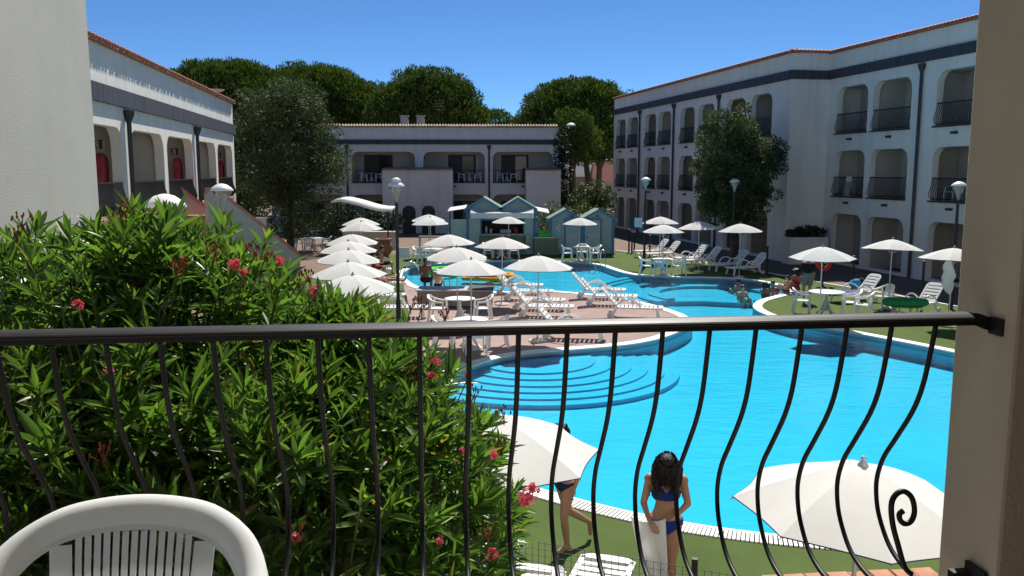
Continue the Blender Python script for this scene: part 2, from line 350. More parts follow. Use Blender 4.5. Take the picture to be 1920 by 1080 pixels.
pool = thing('pool', 'curved blue swimming pool with steps and white coping', None); pool['kind'] = 'structure'
MB().prism([(p.x, p.y) for p in offset_poly(OUTLINE, 0.02)], FLOOR - 0.1, FLOOR).build('pool_floor', POOLPAINT, pool)
MB().prism([(-6, 30.2), (2, 30.2), (5.2, 30.9), (7.0, 31.0), (9, 30.3), (12, 30.2), (12, 43.5), (-6, 43.5)], FLOOR - .05, -.25).build('pool_floor', POOLPAINT, pool)
n = len(OUTLINE); mb = MB()
mb.add([(p.x, p.y, FLOOR - .05) for p in OUTLINE] + [(p.x, p.y, 0.0) for p in OUTLINE], [(i, (i + 1) % n, n + (i + 1) % n, n + i) for i in range(n)]).build('pool_wall', POOLWALL, pool, 60)
MB().add([(p.x, p.y, WL) for p in offset_poly(OUTLINE, 0.01)], [tuple(t) for t in tessellate_polygon([[Vector((p.x, p.y, 0)) for p in OUTLINE]])]).build('water', WATER, pool, fix=False)
wt = bpy.data.objects['water'].data
if wt.polygons[0].normal.z < 0: wt.flip_normals()
def ring(inner, outer, z0, z1, sel):
    m = MB(); n = len(inner)
    for i in range(n):
        j = (i + 1) % n
        if not (sel(inner[i]) and sel(inner[j])): continue
        a, b, c, d = inner[i], inner[j], outer[j], outer[i]
        m.add([(p.x, p.y, z) for z in (z0, z1) for p in (a, b, c, d)], [(4, 5, 6, 7), (0, 4, 7, 3)[::-1], (0, 1, 5, 4), (3, 7, 6, 2), (1, 2, 6, 5)])
    return m
near = lambda p: p.y < 12.6 and p.x < 9.6
ring(OUTLINE, RIM, -0.12, 0.035, lambda p: not near(p)).build('coping', COPING, pool)
ring(OUTLINE, RIM, -0.12, 0.012, near).build('drain_channel', DARKCH, pool)
ring(OUTLINE, offset_poly(OUTLINE, .045), -0.12, 0.034, near).build('coping_lip', COPING, pool)
gm = MB(); seg = [p for p in OUTLINE]
for i in range(n):                                   # overflow grating: white bars across the channel
    j = (i + 1) % n
    if not (near(seg[i]) and near(seg[j])): continue
    d = seg[j] - seg[i]; L = d.length; k = max(1, int(L / 0.05)); e = (RIM[i] - OUTLINE[i]); e2 = (RIM[j] - OUTLINE[j])
    for q in range(k):
        t = (q + .5) / k; p = seg[i].lerp(seg[j], t) + e.lerp(e2, t) * .57; a = math.atan2(e.lerp(e2, t).y, e.lerp(e2, t).x)
        gm.box((p.x, p.y, 0.022), (0.255, 0.041, 0.02), a)
gr = gm.build('drain_grating', COPING, pool); gr['kind'] = 'stuff'
for r, z in [(1.45, -.13), (1.9, -.168), (2.35, -.206), (2.75, -.244), (3.15, -.282), (3.5, -.322)]:   # half-round entry steps
    m = MB(); c = (0.60, 20.7); pts = [(c[0] + r * math.cos(a), c[1] + r * math.sin(a)) for a in [math.pi + R(-30) + R(240) * i / 40 for i in range(41)]]
    m.prism(pts, FLOOR - .02, z).build('pool_step', POOLPAINT, pool, 30)
for r0, r1, z in [(2.05, 2.5, -.14), (2.5, 3.0, -.19)]:                                           # round seat bench in the lobe
    m = MB(); c = (7.7, 32.3); k = 44; a0, a1 = R(-60), R(215)
    pin = [(c[0] + r0 * math.cos(a0 + (a1 - a0) * i / k), c[1] + r0 * math.sin(a0 + (a1 - a0) * i / k)) for i in range(k + 1)]
    pou = [(c[0] + r1 * math.cos(a0 + (a1 - a0) * i / k), c[1] + r1 * math.sin(a0 + (a1 - a0) * i / k)) for i in range(k + 1)]
    for i in range(k): m.prism([pin[i], pou[i], pou[i + 1], pin[i + 1]], FLOOR, z)
    m.build('pool_bench', POOLPAINT, pool)
m = MB(); div = smooth_curve([(5.2, 37.2), (4.3, 36.0), (3.4, 34.4), (2.9, 32.6), (2.8, 30.8)], 6, False)   # low wall under water between the two basins
for z, ww in ((-.12, .18), (-.18, .45)): m.sweep([(p.x, p.y, z - .2) for p in div], [(-ww, -.2), (ww, -.2), (ww, .2), (-ww, .2)], up=Vector((0, 0, 1)))
m.build('pool_divider', POOLPAINT, pool)
m = MB(); c2 = MB()

# ------------------------------------------------------------------ buildings
def arch(s0, s1, z0, z1, r=0.5, k=5):
    r = min(r, (s1 - s0) * .45); p = [(s0, z0), (s1, z0)]
    p += [(s1 - r + r * math.cos(a), z1 - r + r * math.sin(a)) for a in [math.pi / 2 * i / k for i in range(k + 1)]]
    p += [(s0 + r - r * math.sin(a), z1 - r + r * math.cos(a)) for a in [math.pi / 2 * i / k for i in range(k + 1)]]
    return p
def panel(m, s0, s1, z0, z1, hole, t):
    rect = [(s0, z0), (s1, z0), (s1, z1), (s0, z1)]
    if hole is None:
        m.add([(s, 0, z) for s, z in rect], [(0, 1, 2, 3)]); return
    hole = [(min(max(s, s0 + .01), s1 - .01), min(max(z, z0 + .004), z1 - .01)) for s, z in hole]
    al = rect + hole; tri = tessellate_polygon([[Vector((a, b, 0)) for a, b in rect], [Vector((a, b, 0)) for a, b in hole]])
    m.add([(s, 0, z) for s, z in al], [tuple(x) for x in tri])
    h = len(hole); m.add([(s, 0, z) for s, z in hole] + [(s, t, z) for s, z in hole], [(i, (i + 1) % h, h + (i + 1) % h, h + i) for i in range(h)])
def railing_mesh(m, s0, s1, z0, z1, y=-0.02, step=0.13, belly=0.16):
    m.box(((s0 + s1) / 2, y, z1), (s1 - s0, .045, .045)); m.box(((s0 + s1) / 2, y, z0 + .03), (s1 - s0, .03, .03))
    k = max(2, int((s1 - s0) / step)); H = z1 - z0
    for i in range(k + 1):
        s = s0 + .02 + (s1 - s0 - .04) * i / k
        m.sweep([(s, y - o, z0 + h * H) for o, h in ((0, 1), (belly * .12, .8), (belly * .6, .52), (belly, .3), (belly * .8, .14), (0, .03))], [(-.009, -.009), (.009, -.009), (.009, .009), (-.009, .009)], up=Vector((1, 0, 0)))
def tiles(root, s0, s1, z, pitch, single, material, y=-0.22, r=0.095, length=0.55, slope=0.28):
    prof = [(r * math.cos(a), r * math.sin(a)) for a in [math.pi * i / 6 for i in range(7)]] + [(r * .8 * math.cos(a), r * .8 * math.sin(a)) for a in [math.pi * (6 - i) / 6 for i in range(7)]]
    def one(m, s): m.add([(s + a, y, z + b) for a, b in prof] + [(s + a * .85, y + length, z + slope * length + b) for a, b in prof], [(i, (i + 1) % 14, 14 + (i + 1) % 14, 14 + i) for i in range(14)] + [tuple(range(14))])
    k = int((s1 - s0) / pitch)
    if single:
        pm = MB(); one(pm, 0); p0 = pm.build('roof_tile', material, root, 40); p0.location.x = s0 + pitch / 2
        for i in range(1, k):
            c = p0.copy(); COL.objects.link(c); c.location.x = s0 + pitch * (i + .5); c.rotation_euler = (0, random.uniform(-.008, .008), random.uniform(-.01, .01)); c.location.z = random.uniform(-.004, .004)
    else:
        m = MB()
        for i in range(k): one(m, s0 + pitch * (i + .5))
        o = m.build('roof_tiles', material, root, 40); o['kind'] = 'stuff'
    MB().box(((s0 + s1) / 2, y + .36, z - .01), (s1 - s0, .60, .05), 0).build('eave_board', material, root)
def building(root, bays, storeys, s0, s1, zroof, band, depth=9.0, t=0.30, rec=1.7, pipes=(), door_w=.5, rail=True, single_tiles=False, tile_mat=TILE, close=(True, True), railstep=0.13, doors=True, zbase=-0.05, tile_pitch=.21):
    """facade in local xz, inside is +y; storeys: list of (opening bottom, opening top)"""
    wall = MB(); cuts = [s0] + [(bays[i][1] + bays[i + 1][0]) / 2 for i in range(len(bays) - 1)] + [s1]
    zc = [zbase] + [(storeys[i][1] + storeys[i + 1][0]) / 2 for i in range(len(storeys) - 1)] + [zroof]
    for j, (a, b) in enumerate(storeys):
        for i, (l, r) in enumerate(bays): panel(wall, cuts[i], cuts[i + 1], zc[j], zc[j + 1], arch(l, r, a, b), t)
    wall.box(((s0 + s1) / 2, depth - .15, (zroof + zbase) / 2), (s1 - s0, .3, zroof - zbase))
    for e, s in ((close[0], s0), (close[1], s1)):
        if e: wall.add([(s, 0, zbase), (s, depth, zbase), (s, depth, zroof), (s, 0, zroof)], [(0, 1, 2, 3)])
    wall.build('wall', WHITE_WALL, root, fix=False)
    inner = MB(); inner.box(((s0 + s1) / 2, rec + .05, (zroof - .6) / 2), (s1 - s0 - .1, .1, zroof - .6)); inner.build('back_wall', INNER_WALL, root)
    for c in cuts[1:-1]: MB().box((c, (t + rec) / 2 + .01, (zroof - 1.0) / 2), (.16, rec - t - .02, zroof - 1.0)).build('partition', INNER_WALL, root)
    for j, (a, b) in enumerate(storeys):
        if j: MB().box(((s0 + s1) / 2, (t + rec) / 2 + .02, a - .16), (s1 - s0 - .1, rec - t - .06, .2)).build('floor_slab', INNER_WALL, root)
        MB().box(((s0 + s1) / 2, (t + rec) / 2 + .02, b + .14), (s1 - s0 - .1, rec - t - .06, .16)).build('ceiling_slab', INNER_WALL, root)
    MB().box(((s0 + s1) / 2, depth / 2, zroof - .12), (s1 - s0 - .04, depth - .1, .16)).build('roof', ROOF, root)
    if band: MB().box(((s0 + s1) / 2, -.045, (band[0] + band[1]) / 2), (s1 - s0 + .02, .13, band[1] - band[0])).build('band', BAND, root)
    for j, (a, b) in enumerate(storeys):
        for i, (l, r) in enumerate(bays):
            if doors:
                wd = (r - l) * door_w; c = l + (r - l) * (.38 if i % 2 else .62)
                d = MB().box((c, rec - .03, a + 1.02), (wd, .07, 2.05)).build('balcony_door', DARKDOOR, root)
                MB().box((c + wd * .22, rec - .075, a + 1.05), (wd * .4, .02, 1.8)).build('pane', DARKGLASS, d)
            if j and rail:
                m = MB(); railing_mesh(m, l + .01, r - .01, a + .03, a + .90, y=.06, step=railstep); m.build('balcony_railing', BLACK, root)
            if j: MB().box(((l + r) / 2, .05, a - .025), (r - l + .06, .34, .06)).build('sill', DARKDOOR if not single_tiles else TERRA_CAP, root)
            if j: MB().box(((l + r) / 2, -.07, a - .30), (.26, .14, .10)).build('wall_lamp', PIPE, root)
    for s in pipes:
        top = band[0] - .05 if band else zroof - .5
        m = MB(); m.tube([(s, -.1, zbase), (s, -.1, top - .3), (s, -.1, top)], .065, 10); m.lathe([(.07, 0), (.16, .22), (.16, .32), (.0, .32)], 10, (s, -.1, top - .34)); m.build('downpipe', PIPE, root, 40)
    tiles(root, s0, s1, zroof + .02, tile_pitch, single_tiles, tile_mat)

# left wing -------------------------------------------------------
a = math.atan2(.988, -.151)
left = thing('hotel_wing', 'sunlit white two storey wing with red tiled eave and red extinguisher covers', 'building', (-10.35, 21.0, 0), a)
LB = [(-4.6, -1.0), (-.9, 3.0), (3.85, 7.62), (8.07, 12.08), (13.05, 16.7), (17.13, 20.95)]
building(left, LB, [(0.15, 2.45), (3.27, 5.67)], -5.2, 21.55, 7.72, (6.24, 6.70), rec=2.3, pipes=(3.42, 12.56), single_tiles=True, railstep=.10, doors=False, tile_pitch=.26)
SIGNW = mat('sign_plate', (.40, .38, .35), .6); SIGNL = mat('sign_ink', (.05, .02, .02), .6)
for sw in (3.30, 12.44, 21.45):                              # extinguisher covers and signs on the cross walls, facing us
    if sw > 20: MB().box((sw + .05, 1.15, 4.6), (.08, 1.7, 2.6)).build('partition', INNER_WALL, left)
    e = MB(); e.sweep([(sw - .12, .62, 4.14), (sw - .13, .62, 4.25), (sw - .14, .62, 4.6), (sw - .13, .62, 4.82), (sw - .10, .62, 4.95)], [(-.25, -.10), (-.20, -.14), (.20, -.14), (.25, -.10), (.25, .12), (-.25, .12)], up=Vector((0, 1, 0)), scale=[.8, .95, 1, .93, .6])
    e.build('extinguisher_cover', REDCOVER, left, 50)
    sg = MB().box((sw - .025, .72, 5.22), (.02, .42, .34)).build('sign_plate', SIGNW, left)
    m = MB()
    for by, bz, w_, h_ in ((.85, 0, .04, .24), (.80, .10, .10, .04), (.81, 0, .08, .04), (.80, -.10, .10, .04), (.64, -.02, .08, .20), (.64, .11, .13, .045)): m.box((sw - .042, by, 5.22 + bz), (.01, w_, h_))
    m.build('sign_letter', SIGNL, sg)
for s, zz in ((5.2, 4.22), (9.0, 4.26), (17.7, 4.28)):
    MB().box((s + .5, 1.6, zz - .6), (1.3, .25, 1.15)).build('parapet', INNER_WALL, left); MB().box((s + .5, 1.6, zz), (1.4, .34, .06)).build('parapet_cap', TERRA_CAP, left)
# right building, far wing, return wall and near wing ---------------
aR = math.atan2(-.981, .194)
right = thing('hotel_block', 'shaded three storey white block with arched balconies and dark band', 'building', (15.5, 42.6, 0), aR)
ST3 = [(0.12, 2.45), (3.29, 5.44), (6.27, 8.43)]
nb = [(.72, 3.22), (3.62, 6.26), (7.82, 10.3), (10.72, 13.3), (14.9, 17.4), (17.8, 20.4)]
building(right, nb, ST3, 0.0, 21.5, 10.12, (8.90, 9.32), pipes=(6.94, 14.1), tile_mat=TILE)
# far wing shares the frame of the near wing: a child Empty would add a level, so it is a thing of its own
far = thing('hotel_block', 'receding far wing of the three storey block behind the round tree', 'building', (13.5, 42.2, 0), aR)
fb = [(-27.0, -24.67), (-24.3, -21.9), (-20.43, -18.18), (-17.77, -15.42), (-13.86, -11.54), (-11.05, -8.66), (-7.11, -4.74), (-4.12, -1.8)]
building(far, fb, ST3, -27.6, 0.0, 10.12, (8.88, 9.30), pipes=(-21.31, -14.76, -7.96), tile_mat=TILE, close=(True, True))
# return wall between the wings
rw = MB(); O1 = Vector((13.5, 42.2)); O2 = Vector((15.5, 42.6)); dd = O2 - O1; ra = math.atan2(dd.y, dd.x)
M = Matrix.Translation((13.5, 42.2, 0)) @ Matrix.Rotation(ra, 4, 'Z'); inv = (Matrix.Translation((15.5, 42.6, 0)) @ Matrix.Rotation(aR, 4, 'Z')).inverted()
rw.box((dd.length / 2, .25, 5.03), (dd.length - .004, .5, 10.16), 0, inv @ M); rw.build('return_wall', WHITE_WALL, right)
MB().box((dd.length / 2, -.045, 9.1), (dd.length + .14, .13, .42), 0, inv @ M).build('band', BAND, right)
rt = MB()
for i in range(10): rt.tube([inv @ M @ Vector((.1 + i * .2, -.2, 10.17)), inv @ M @ Vector((.1 + i * .2, .35, 10.3))], .085, 8)
rt.build('roof_tiles', TILE, right, 40)['kind'] = 'stuff'
# centre building ---------------------------------------------------
ctr = thing('hotel_wing', 'shaded low white wing across the courtyard with wide flat arched loggias', 'building', (-15, 63.5, 0.0), R(2))
cb = [(-2.2, 2.54), (3.17, 7.83), (8.46, 12.99), (13.58, 18.06)]
building(ctr, cb, [(0.15, 2.74), (3.64, 5.88)], -2.8, 18.5, 7.66, (6.42, 6.77), pipes=(2.85, 13.31), tile_mat=TILE_PALE, door_w=.46, railstep=.2)
for s0_, s1_, z_, nm in ((5.62, 10.66, 4.55, 'stair_block'), (15.96, 18.47, 4.52, 'stair_block')):
    b = MB().box(((s0_ + s1_) / 2, -1.0, z_ / 2), (s1_ - s0_, 1.98, z_)).build(nm, WHITE_WALL, ctr)
    m = MB()
    for i in range(int((s1_ - s0_) / .21)): m.tube([(s0_ + .1 + i * .21, -2.2, z_ + .04), (s0_ + .1 + i * .21, -.1, z_ + .14)], .08, 7)
    m.build('tile_coping', TILE_PALE, b, 40)['kind'] = 'stuff'
for s_ in (7.5, 8.9): MB().add([(x, -2.003, z) for x, z in arch(s_ - .48, s_ + .48, 0, 2.0, .46)], [tuple(range(14))]).build('dark_arch', DARKDOOR, ctr)
for s_ in (7.0, 8.2):
    m = MB().box((s_, 1.2, 8.05), (.55, .5, .75)); m.box((s_, 1.2, 8.55), (.68, .62, .06)); m.box((s_, 1.2, 8.48), (.4, .36, .12)); m.build('chimney', INNER_WALL, ctr)
for s_, l_ in ((10.6, .9), (12.2, 1.9)): MB().box((s_, 1.0, 7.83), (l_, .8, .10)).build('skylight', PLASTIC_OLD, ctr)
for nm, s_, h_ in (('antenna', 9.6, 9.9),):
    m = MB().tube([(s_, 1.6, 7.6), (s_, 1.6, h_)], .018, 6)
    for q in range(4): m.tube([(s_ - .35, 1.6, h_ - .2 - q * .22), (s_ + .35, 1.6, h_ - .2 - q * .22)], .007, 5)
    m.build(nm, PIPE, ctr)
m = MB().tube([(2.0, 1.0, 7.7), (2.0, 1.0, 9.3)], .022, 6); m.tube([(1.2, 1.0, 9.0), (2.4, 1.0, 9.0)], .012, 5); m.tube([(1.5, 1.0, 8.35), (2.1, 1.0, 8.35)], .012, 5)
for q in range(5): m.tube([(1.3 + q * .22, .8, 9.0), (1.3 + q * .22, 1.2, 9.0)], .008, 4)
m.build('antenna', POLE, left)
m = MB().lathe([(0, 0), (.3, .03), (.42, .12), (.0, .13)], 14, (20.2, .5, 8.15)); m.tube([(20.2, .5, 7.8), (20.2, .5, 8.2)], .03, 6); m.build('roof_dish', PLASTIC_OLD, left)

# outside stair down from the left wing -----------------------------
A, B = Vector((-10.55, 30.4, 0)), Vector((-9.15, 36.2, 0)); dv = (B - A); Ls = dv.length; sa = math.atan2(dv.y, dv.x)
st = thing('staircase', 'outside stair with terracotta capped parapets below the extinguisher wing', 'staircase', A, sa)
N = 16
for i in range(N): MB().box(((i + .5) * Ls / N, .65, 3.0 * (1 - (i + .5) / N) / 2), (Ls / N, 1.28, 3.0 * (1 - (i + .5) / N) + .01)).build('step', TERRA_CAP, st)
for y in (-.06, 1.36):
    m = MB(); P = [(-.6, 3.75), (0, 3.75), (Ls, .85), (Ls, 0), (-.6, 0)]
    m.add([(x, y - .07, z) for x, z in P] + [(x, y + .07, z) for x, z in P], [(0, 1, 2, 3, 4), (9, 8, 7, 6, 5)] + [(i, (i + 1) % 5, 5 + (i + 1) % 5, 5 + i) for i in range(5)]); m.build('parapet', INNER_WALL, st)
    MB().sweep([(-.6, y, 3.80), (0, y, 3.80), (Ls + .05, y, .90)], [(-.12, -.04), (.12, -.04), (.12, .04), (-.12, .04)], up=Vector((0, 1, 0))).build('parapet_cap', TERRA_CAP, st)
    MB().sweep([(0, y, 3.50), (Ls + .02, y, .60)], [(-.09, -.03), (.09, -.03), (.09, .03), (-.09, .03)], up=Vector((0, 1, 0))).build('parapet_band', TERRA_CAP, st)

# far houses beyond the courtyard -----------------------------------
h = thing('far_house', 'distant cream house with grey roof seen between pine trunks', 'house', (7.6, 118, 0), 0)
MB().box((0, 0, 1.9), (6.5, 6, 3.8)).build('wall', CREAM, h)
MB().add([(-3.7, -3.4, 3.7), (3.7, -3.4, 3.7), (3.7, 3.4, 3.7), (-3.7, 3.4, 3.7), (-3.3, 0, 6.4), (3.3, 0, 6.4)], [(0, 1, 5, 4), (2, 3, 4, 5), (1, 2, 5), (3, 0, 4)]).build('roof', GREY_ROOF, h)
wn = MB().box((-.3, -3.02, 2.2), (1.3, .06, .7)).build('window', DARKGLASS, h)
h = thing('far_house', 'distant house with red roof and pale veranda rails by the block', 'house', (13.2, 112, 0), 0)
MB().box((0, 0, 1.6), (5.5, 5, 3.2)).build('wall', INNER_WALL, h)
MB().add([(-3.1, -2.9, 3.1), (3.1, -2.9, 3.1), (3.1, 2.9, 3.1), (-3.1, 2.9, 3.1), (-2.6, 0, 5.9), (2.6, 0, 5.9)], [(0, 1, 5, 4), (2, 3, 4, 5), (1, 2, 5), (3, 0, 4)]).build('roof', HOUSE_ROOF, h)
m = MB()
for z in (1.4, 1.9, 2.4): m.box((-.4, -4.2, z), (6.4, .06, .14))
for x in (-3.5, -2, -.5, 1, 2.6): m.box((x, -4.2, 1.2), (.12, .1, 2.4))
m.build('veranda_rail', PLASTIC_OLD, h)
# ------------------------------------------------------------------ our own balcony
TH = R(6.3); RD = Vector((math.cos(TH), math.sin(TH), 0)); RN = Vector((-RD.y, RD.x, 0)); RO = Vector((1.31, 2.46, 0))
FL1 = 2.98
bal = thing('balcony', 'shaded beige balcony pillar at the right edge that carries the railing', 'balcony', (RO.x, RO.y, FL1), TH)
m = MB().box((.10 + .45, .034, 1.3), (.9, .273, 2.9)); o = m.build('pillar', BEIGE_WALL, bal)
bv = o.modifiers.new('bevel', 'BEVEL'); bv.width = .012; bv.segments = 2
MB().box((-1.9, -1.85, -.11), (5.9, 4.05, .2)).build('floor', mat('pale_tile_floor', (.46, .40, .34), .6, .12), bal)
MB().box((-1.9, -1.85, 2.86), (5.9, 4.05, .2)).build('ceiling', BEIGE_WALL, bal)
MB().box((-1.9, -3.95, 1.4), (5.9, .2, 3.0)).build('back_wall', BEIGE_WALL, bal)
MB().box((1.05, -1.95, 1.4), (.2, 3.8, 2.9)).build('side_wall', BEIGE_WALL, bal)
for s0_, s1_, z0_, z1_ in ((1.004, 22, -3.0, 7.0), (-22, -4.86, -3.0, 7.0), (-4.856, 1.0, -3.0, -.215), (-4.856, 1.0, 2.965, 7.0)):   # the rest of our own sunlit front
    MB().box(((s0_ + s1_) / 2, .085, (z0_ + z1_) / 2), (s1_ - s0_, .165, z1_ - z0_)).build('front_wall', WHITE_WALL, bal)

rl = thing('balcony_railing', 'black iron railing with bellied bars across the foreground', 'railing', (RO.x, RO.y, 0), TH)
ZT = 4.072
RAILM = mat('painted_rail', (0.012, 0.011, 0.011), 0.48, 0.25, 8.0, 0.02, 150, spec=0.28)
sec = [(-.017, -.019), (.017, -.019), (.017, .001), (.026, .003), (.028, .012), (.022, .017), (.006, .017), (-.010, .0135), (-.023, .008), (-.029, .003), (-.028, -.001), (-.019, -.002)]
m = MB().sweep([(-4.2, 0, ZT), (-2.0, 0, ZT), (.03, 0, ZT)], [(a, b) for a, b in sec], up=Vector((0, 0, 1)), caps=True)
top = m.build('top_rail', RAILM, rl); bv = top.modifiers.new('bevel', 'BEVEL'); bv.width = .003; bv.segments = 2
m = MB().sweep([(.03, 0, ZT), (.055, 0, ZT - .004), (.088, 0, ZT - .018), (.0965, 0, ZT - .02)], [(-.012, -.018), (.012, -.018), (.012, .018), (-.012, .018)], up=Vector((0, 0, 1)))
br = m.build('wall_bracket', BLACK, rl)
MB().box((.094, -.030, ZT - .020), (.010, .055, .050)).build('bracket_plate', BLACK, br); MB().lathe([(0, -.008), (.011, -.008), (.011, .0)], 10, (0, 0, 0), Matrix.Translation((.089, -.045, ZT - .020)) @ Matrix.Rotation(-math.pi / 2, 4, 'Y')).build('bolt', POLE, br)
PROF = [(0, 4.05), (.015, 3.976), (.044, 3.86), (.088, 3.768), (.170, 3.655), (.232, 3.571), (.262, 3.491), (.257, 3.423), (.23, 3.365), (.168, 3.302), (.091, 3.272), (.0, 3.262)]
pp = smooth_curve([(0, a, b) for a, b in PROF], 4, False)
m = MB().tube([p for p in pp], .0076, 8); b0 = m.build('baluster', RAILM, rl, 60); b0.location.x = -.074
for i in range(1, 30):
    c = b0.copy(); COL.objects.link(c); c.location.x = -.074 - .1362 * i
MB().box((-2.05, 0, 3.257), (4.25, .03, .022)).build('bottom_rail', RAILM, rl)
sc = smooth_curve([(-.074, .035, 3.267), (-.102, .03, 3.295), (-.128, .03, 3.367), (-.150, .03, 3.436), (-.158, .03, 3.497), (-.146, .03, 3.528), (-.121, .03, 3.538), (-.094, .03, 3.517), (-.082, .03, 3.474), (-.090, .03, 3.443), (-.109, .03, 3.434), (-.126, .03, 3.446), (-.130, .03, 3.466), (-.118, .03, 3.476)], 4, False)
MB().tube(sc, .0085, 8).build('scroll', RAILM, rl, 60)
MB().box((.09, -.03, 3.285), (.012, .09, .06)).build('lower_bracket', BLACK, rl); MB().box((.06, 0, 3.275), (.06, .03, .03)).build('lower_rail_end', BLACK, rl)

# rough grey wall beyond the oleander ---------------------------------
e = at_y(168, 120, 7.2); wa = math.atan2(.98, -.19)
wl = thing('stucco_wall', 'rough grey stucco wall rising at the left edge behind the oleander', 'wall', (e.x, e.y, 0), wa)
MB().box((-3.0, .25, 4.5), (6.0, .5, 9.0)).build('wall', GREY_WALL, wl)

# ------------------------------------------------------------------ near plastic chair
def near_chair():
    t = thing('plastic_chair', 'white plastic armchair with slatted back in the bottom left corner', 'chair')
    half = [(.300, -.30, .62), (.303, -.12, .640), (.298, .06, .665), (.280, .155, .70), (.235, .222, .748), (.165, .258, .784), (.085, .272, .800), (0, .277, .805)]
    path = smooth_curve([Vector(p) for p in half] + [Vector((-p[0], p[1], p[2])) for p in half[-2::-1]], 5, False)
    m = MB(); n = len(path); outer = []; Z = Vector((0, 0, 1))
    secs = []
    for i, p in enumerate(path):
        tg = (path[min(i + 1, n - 1)] - path[max(i - 1, 0)]).normalized(); out = Vector((tg.y, -tg.x, 0)); out.normalize()
        if out.dot(Vector((p.x, p.y - 0, 0))) < 0: out = -out
        s = []
        for a, b in ((-.030, -.064), (-.026, -.066), (-.024, -.036), (-.019, -.016), (-.008, -.003), (.008, .004), (.021, .001), (.030, -.010), (.034, -.034), (.029, -.034), (.025, -.014), (.018, -.005), (.006, -.003), (-.006, -.010), (-.015, -.022), (-.020, -.040)):
            s.append(p + out * a + Z * b)
        secs.append(s)
    k = len(secs[0]); vs = [v for s in secs for v in s]; fs = [(i * k + q, i * k + (q + 1) % k, (i + 1) * k + (q + 1) % k, (i + 1) * k + q) for i in range(n - 1) for q in range(k)] + [tuple(range(k)), tuple((n - 1) * k + q for q in range(k))[::-1]]
    m.add(vs, fs); rim = m.build('rim', CHAIRP, t, 60)
    def back_pt(x, f): return Vector((x * (1 - .12 * f), .250 - .42 * x * x - .10 * f, .738 - .32 * x * x - .32 * f))
    for i in range(13):
        x = -.122 + .244 * i / 12
        MB().sweep([back_pt(x, f) for f in (0, .35, .7, 1)], [(-.0062, -.003), (.0062, -.003), (.0062, .003), (-.0062, .003)], up=Vector((0, 1, 0))).build('slat', CHAIRP, t)
    for sgn in (-1, 1):
        MB().sweep([back_pt(sgn * x, f) for x, f in ((.160, .05), (.158, .35), (.155, .7), (.15, 1))], [(-.022, -.006), (.022, -.006), (.022, .006), (-.022, .006)], up=Vector((0, 1, 0))).build('back_post', CHAIRP, t)
    m = MB(); pts = smooth_curve([(.22, -.26), (.23, 0), (.18, .15), (-.18, .15), (-.23, 0), (-.22, -.26), (-.1, -.29), (.1, -.29)], 4)
    m.prism([(p.x, p.y) for p in pts], .405, .425).build('seat', CHAIRP, t, 40)
    for sx in (-1, 1):
        for y0, y1, zt in ((-.27, -.33, .60), (.12, .24, .66)):
            MB().sweep([(sx * .285, y0, zt), (sx * .275, (y0 + y1) / 2, .35), (sx * .27, y1, 0)], [(-.028, -.012), (.028, -.012), (.028, .012), (-.028, .012)], up=Vector((1, 0, 0))).build('leg', CHAIRP, t)
    return t
nc = near_chair(); cp = at_y(268, 935, 1.86); nc.location = (cp.x, 1.60, cp.z - .81); nc.rotation_euler = (0, 0, R(4))

# ------------------------------------------------------------------ oleander
ole = thing('oleander_bush', 'tall green oleander with pink flower clusters just beyond the railing', 'bush', (-1.5, 4.2, 0))
OB = Vector((-1.5, 4.2, 0))
BL = [((-1.95, 4.35, 3.03), (1.22, 1.15, 1.10)), ((-.84, 4.25, 2.48), (.78, .95, 1.18)), ((-2.85, 4.55, 3.06), (1.0, 1.0, 1.08)), ((-1.25, 3.62, 2.35), (1.05, .66, 1.22)), ((-2.25, 3.72, 2.55), (1.0, .72, 1.14)), ((-.75, 4.9, 2.2), (.72, .9, 1.1)), ((-1.85, 4.4, 3.42), (.62, .65, .78)), ((-.92, 4.4, 3.12), (.34, .42, .60)), ((-2.95, 3.95, 2.35), (.95, .75, 1.0))]
def inside(p, k=1.0): return any(((p[0] - c[0]) / r[0]) ** 2 + ((p[1] - c[1]) / r[1]) ** 2 + ((p[2] - c[2]) / r[2]) ** 2 < k for c, r in BL)
shoots = []
for depth_k, cnt in ((1.0, 1400), (.86, 1000), (.66, 450)):
    got = 0
    while got < cnt:
        c, r = random.choice(BL); u = Vector((random.gauss(0, 1), random.gauss(0, 1), random.gauss(0, 1))).normalized()
        p = Vector((c[0] + u.x * r[0] * depth_k, c[1] + u.y * r[1] * depth_k, c[2] + u.z * r[2] * depth_k))
        if p.z < 1.9 or (depth_k == 1.0 and inside(p, .97)): continue
        nrm = Vector((u.x / r[0], u.y / r[1], u.z / r[2])).normalized()
        d = (nrm * .70 + Vector((0, 0, .65)) + Vector((random.uniform(-.4, .4), random.uniform(-.4, .4), random.uniform(-.2, .3)))).normalized()
        shoots.append((p + d * random.uniform(-.05, .13) * (1.6 if random.random() < .12 else 1), d, depth_k)); got += 1
def frame(a, n):
    a = a.normalized(); s = a.cross(n); s.normalize(); return a, s, s.cross(a)
LEAFV = [(0, 0, 0)] ; LSEG = [(.12, .30), (.32, .82), (.55, 1.0), (.78, .66)]
def leaf_local(curl, fold):
    v = [(0, 0, 0)]
    for t, wd in LSEG: z = -curl * t * t; v += [(t, -wd * .5, z + fold * wd * .5), (t, 0, z), (t, wd * .5, z + fold * wd * .5)]
    v.append((1, 0, -curl)); f = [(0, 2, 1), (0, 3, 2)]
    for i in range(3): b = 1 + 3 * i; f += [(b, b + 1, b + 4, b + 3), (b + 1, b + 2, b + 5, b + 4)]
    f += [(10, 11, 13), (11, 12, 13)]; return v, f
leaves = []
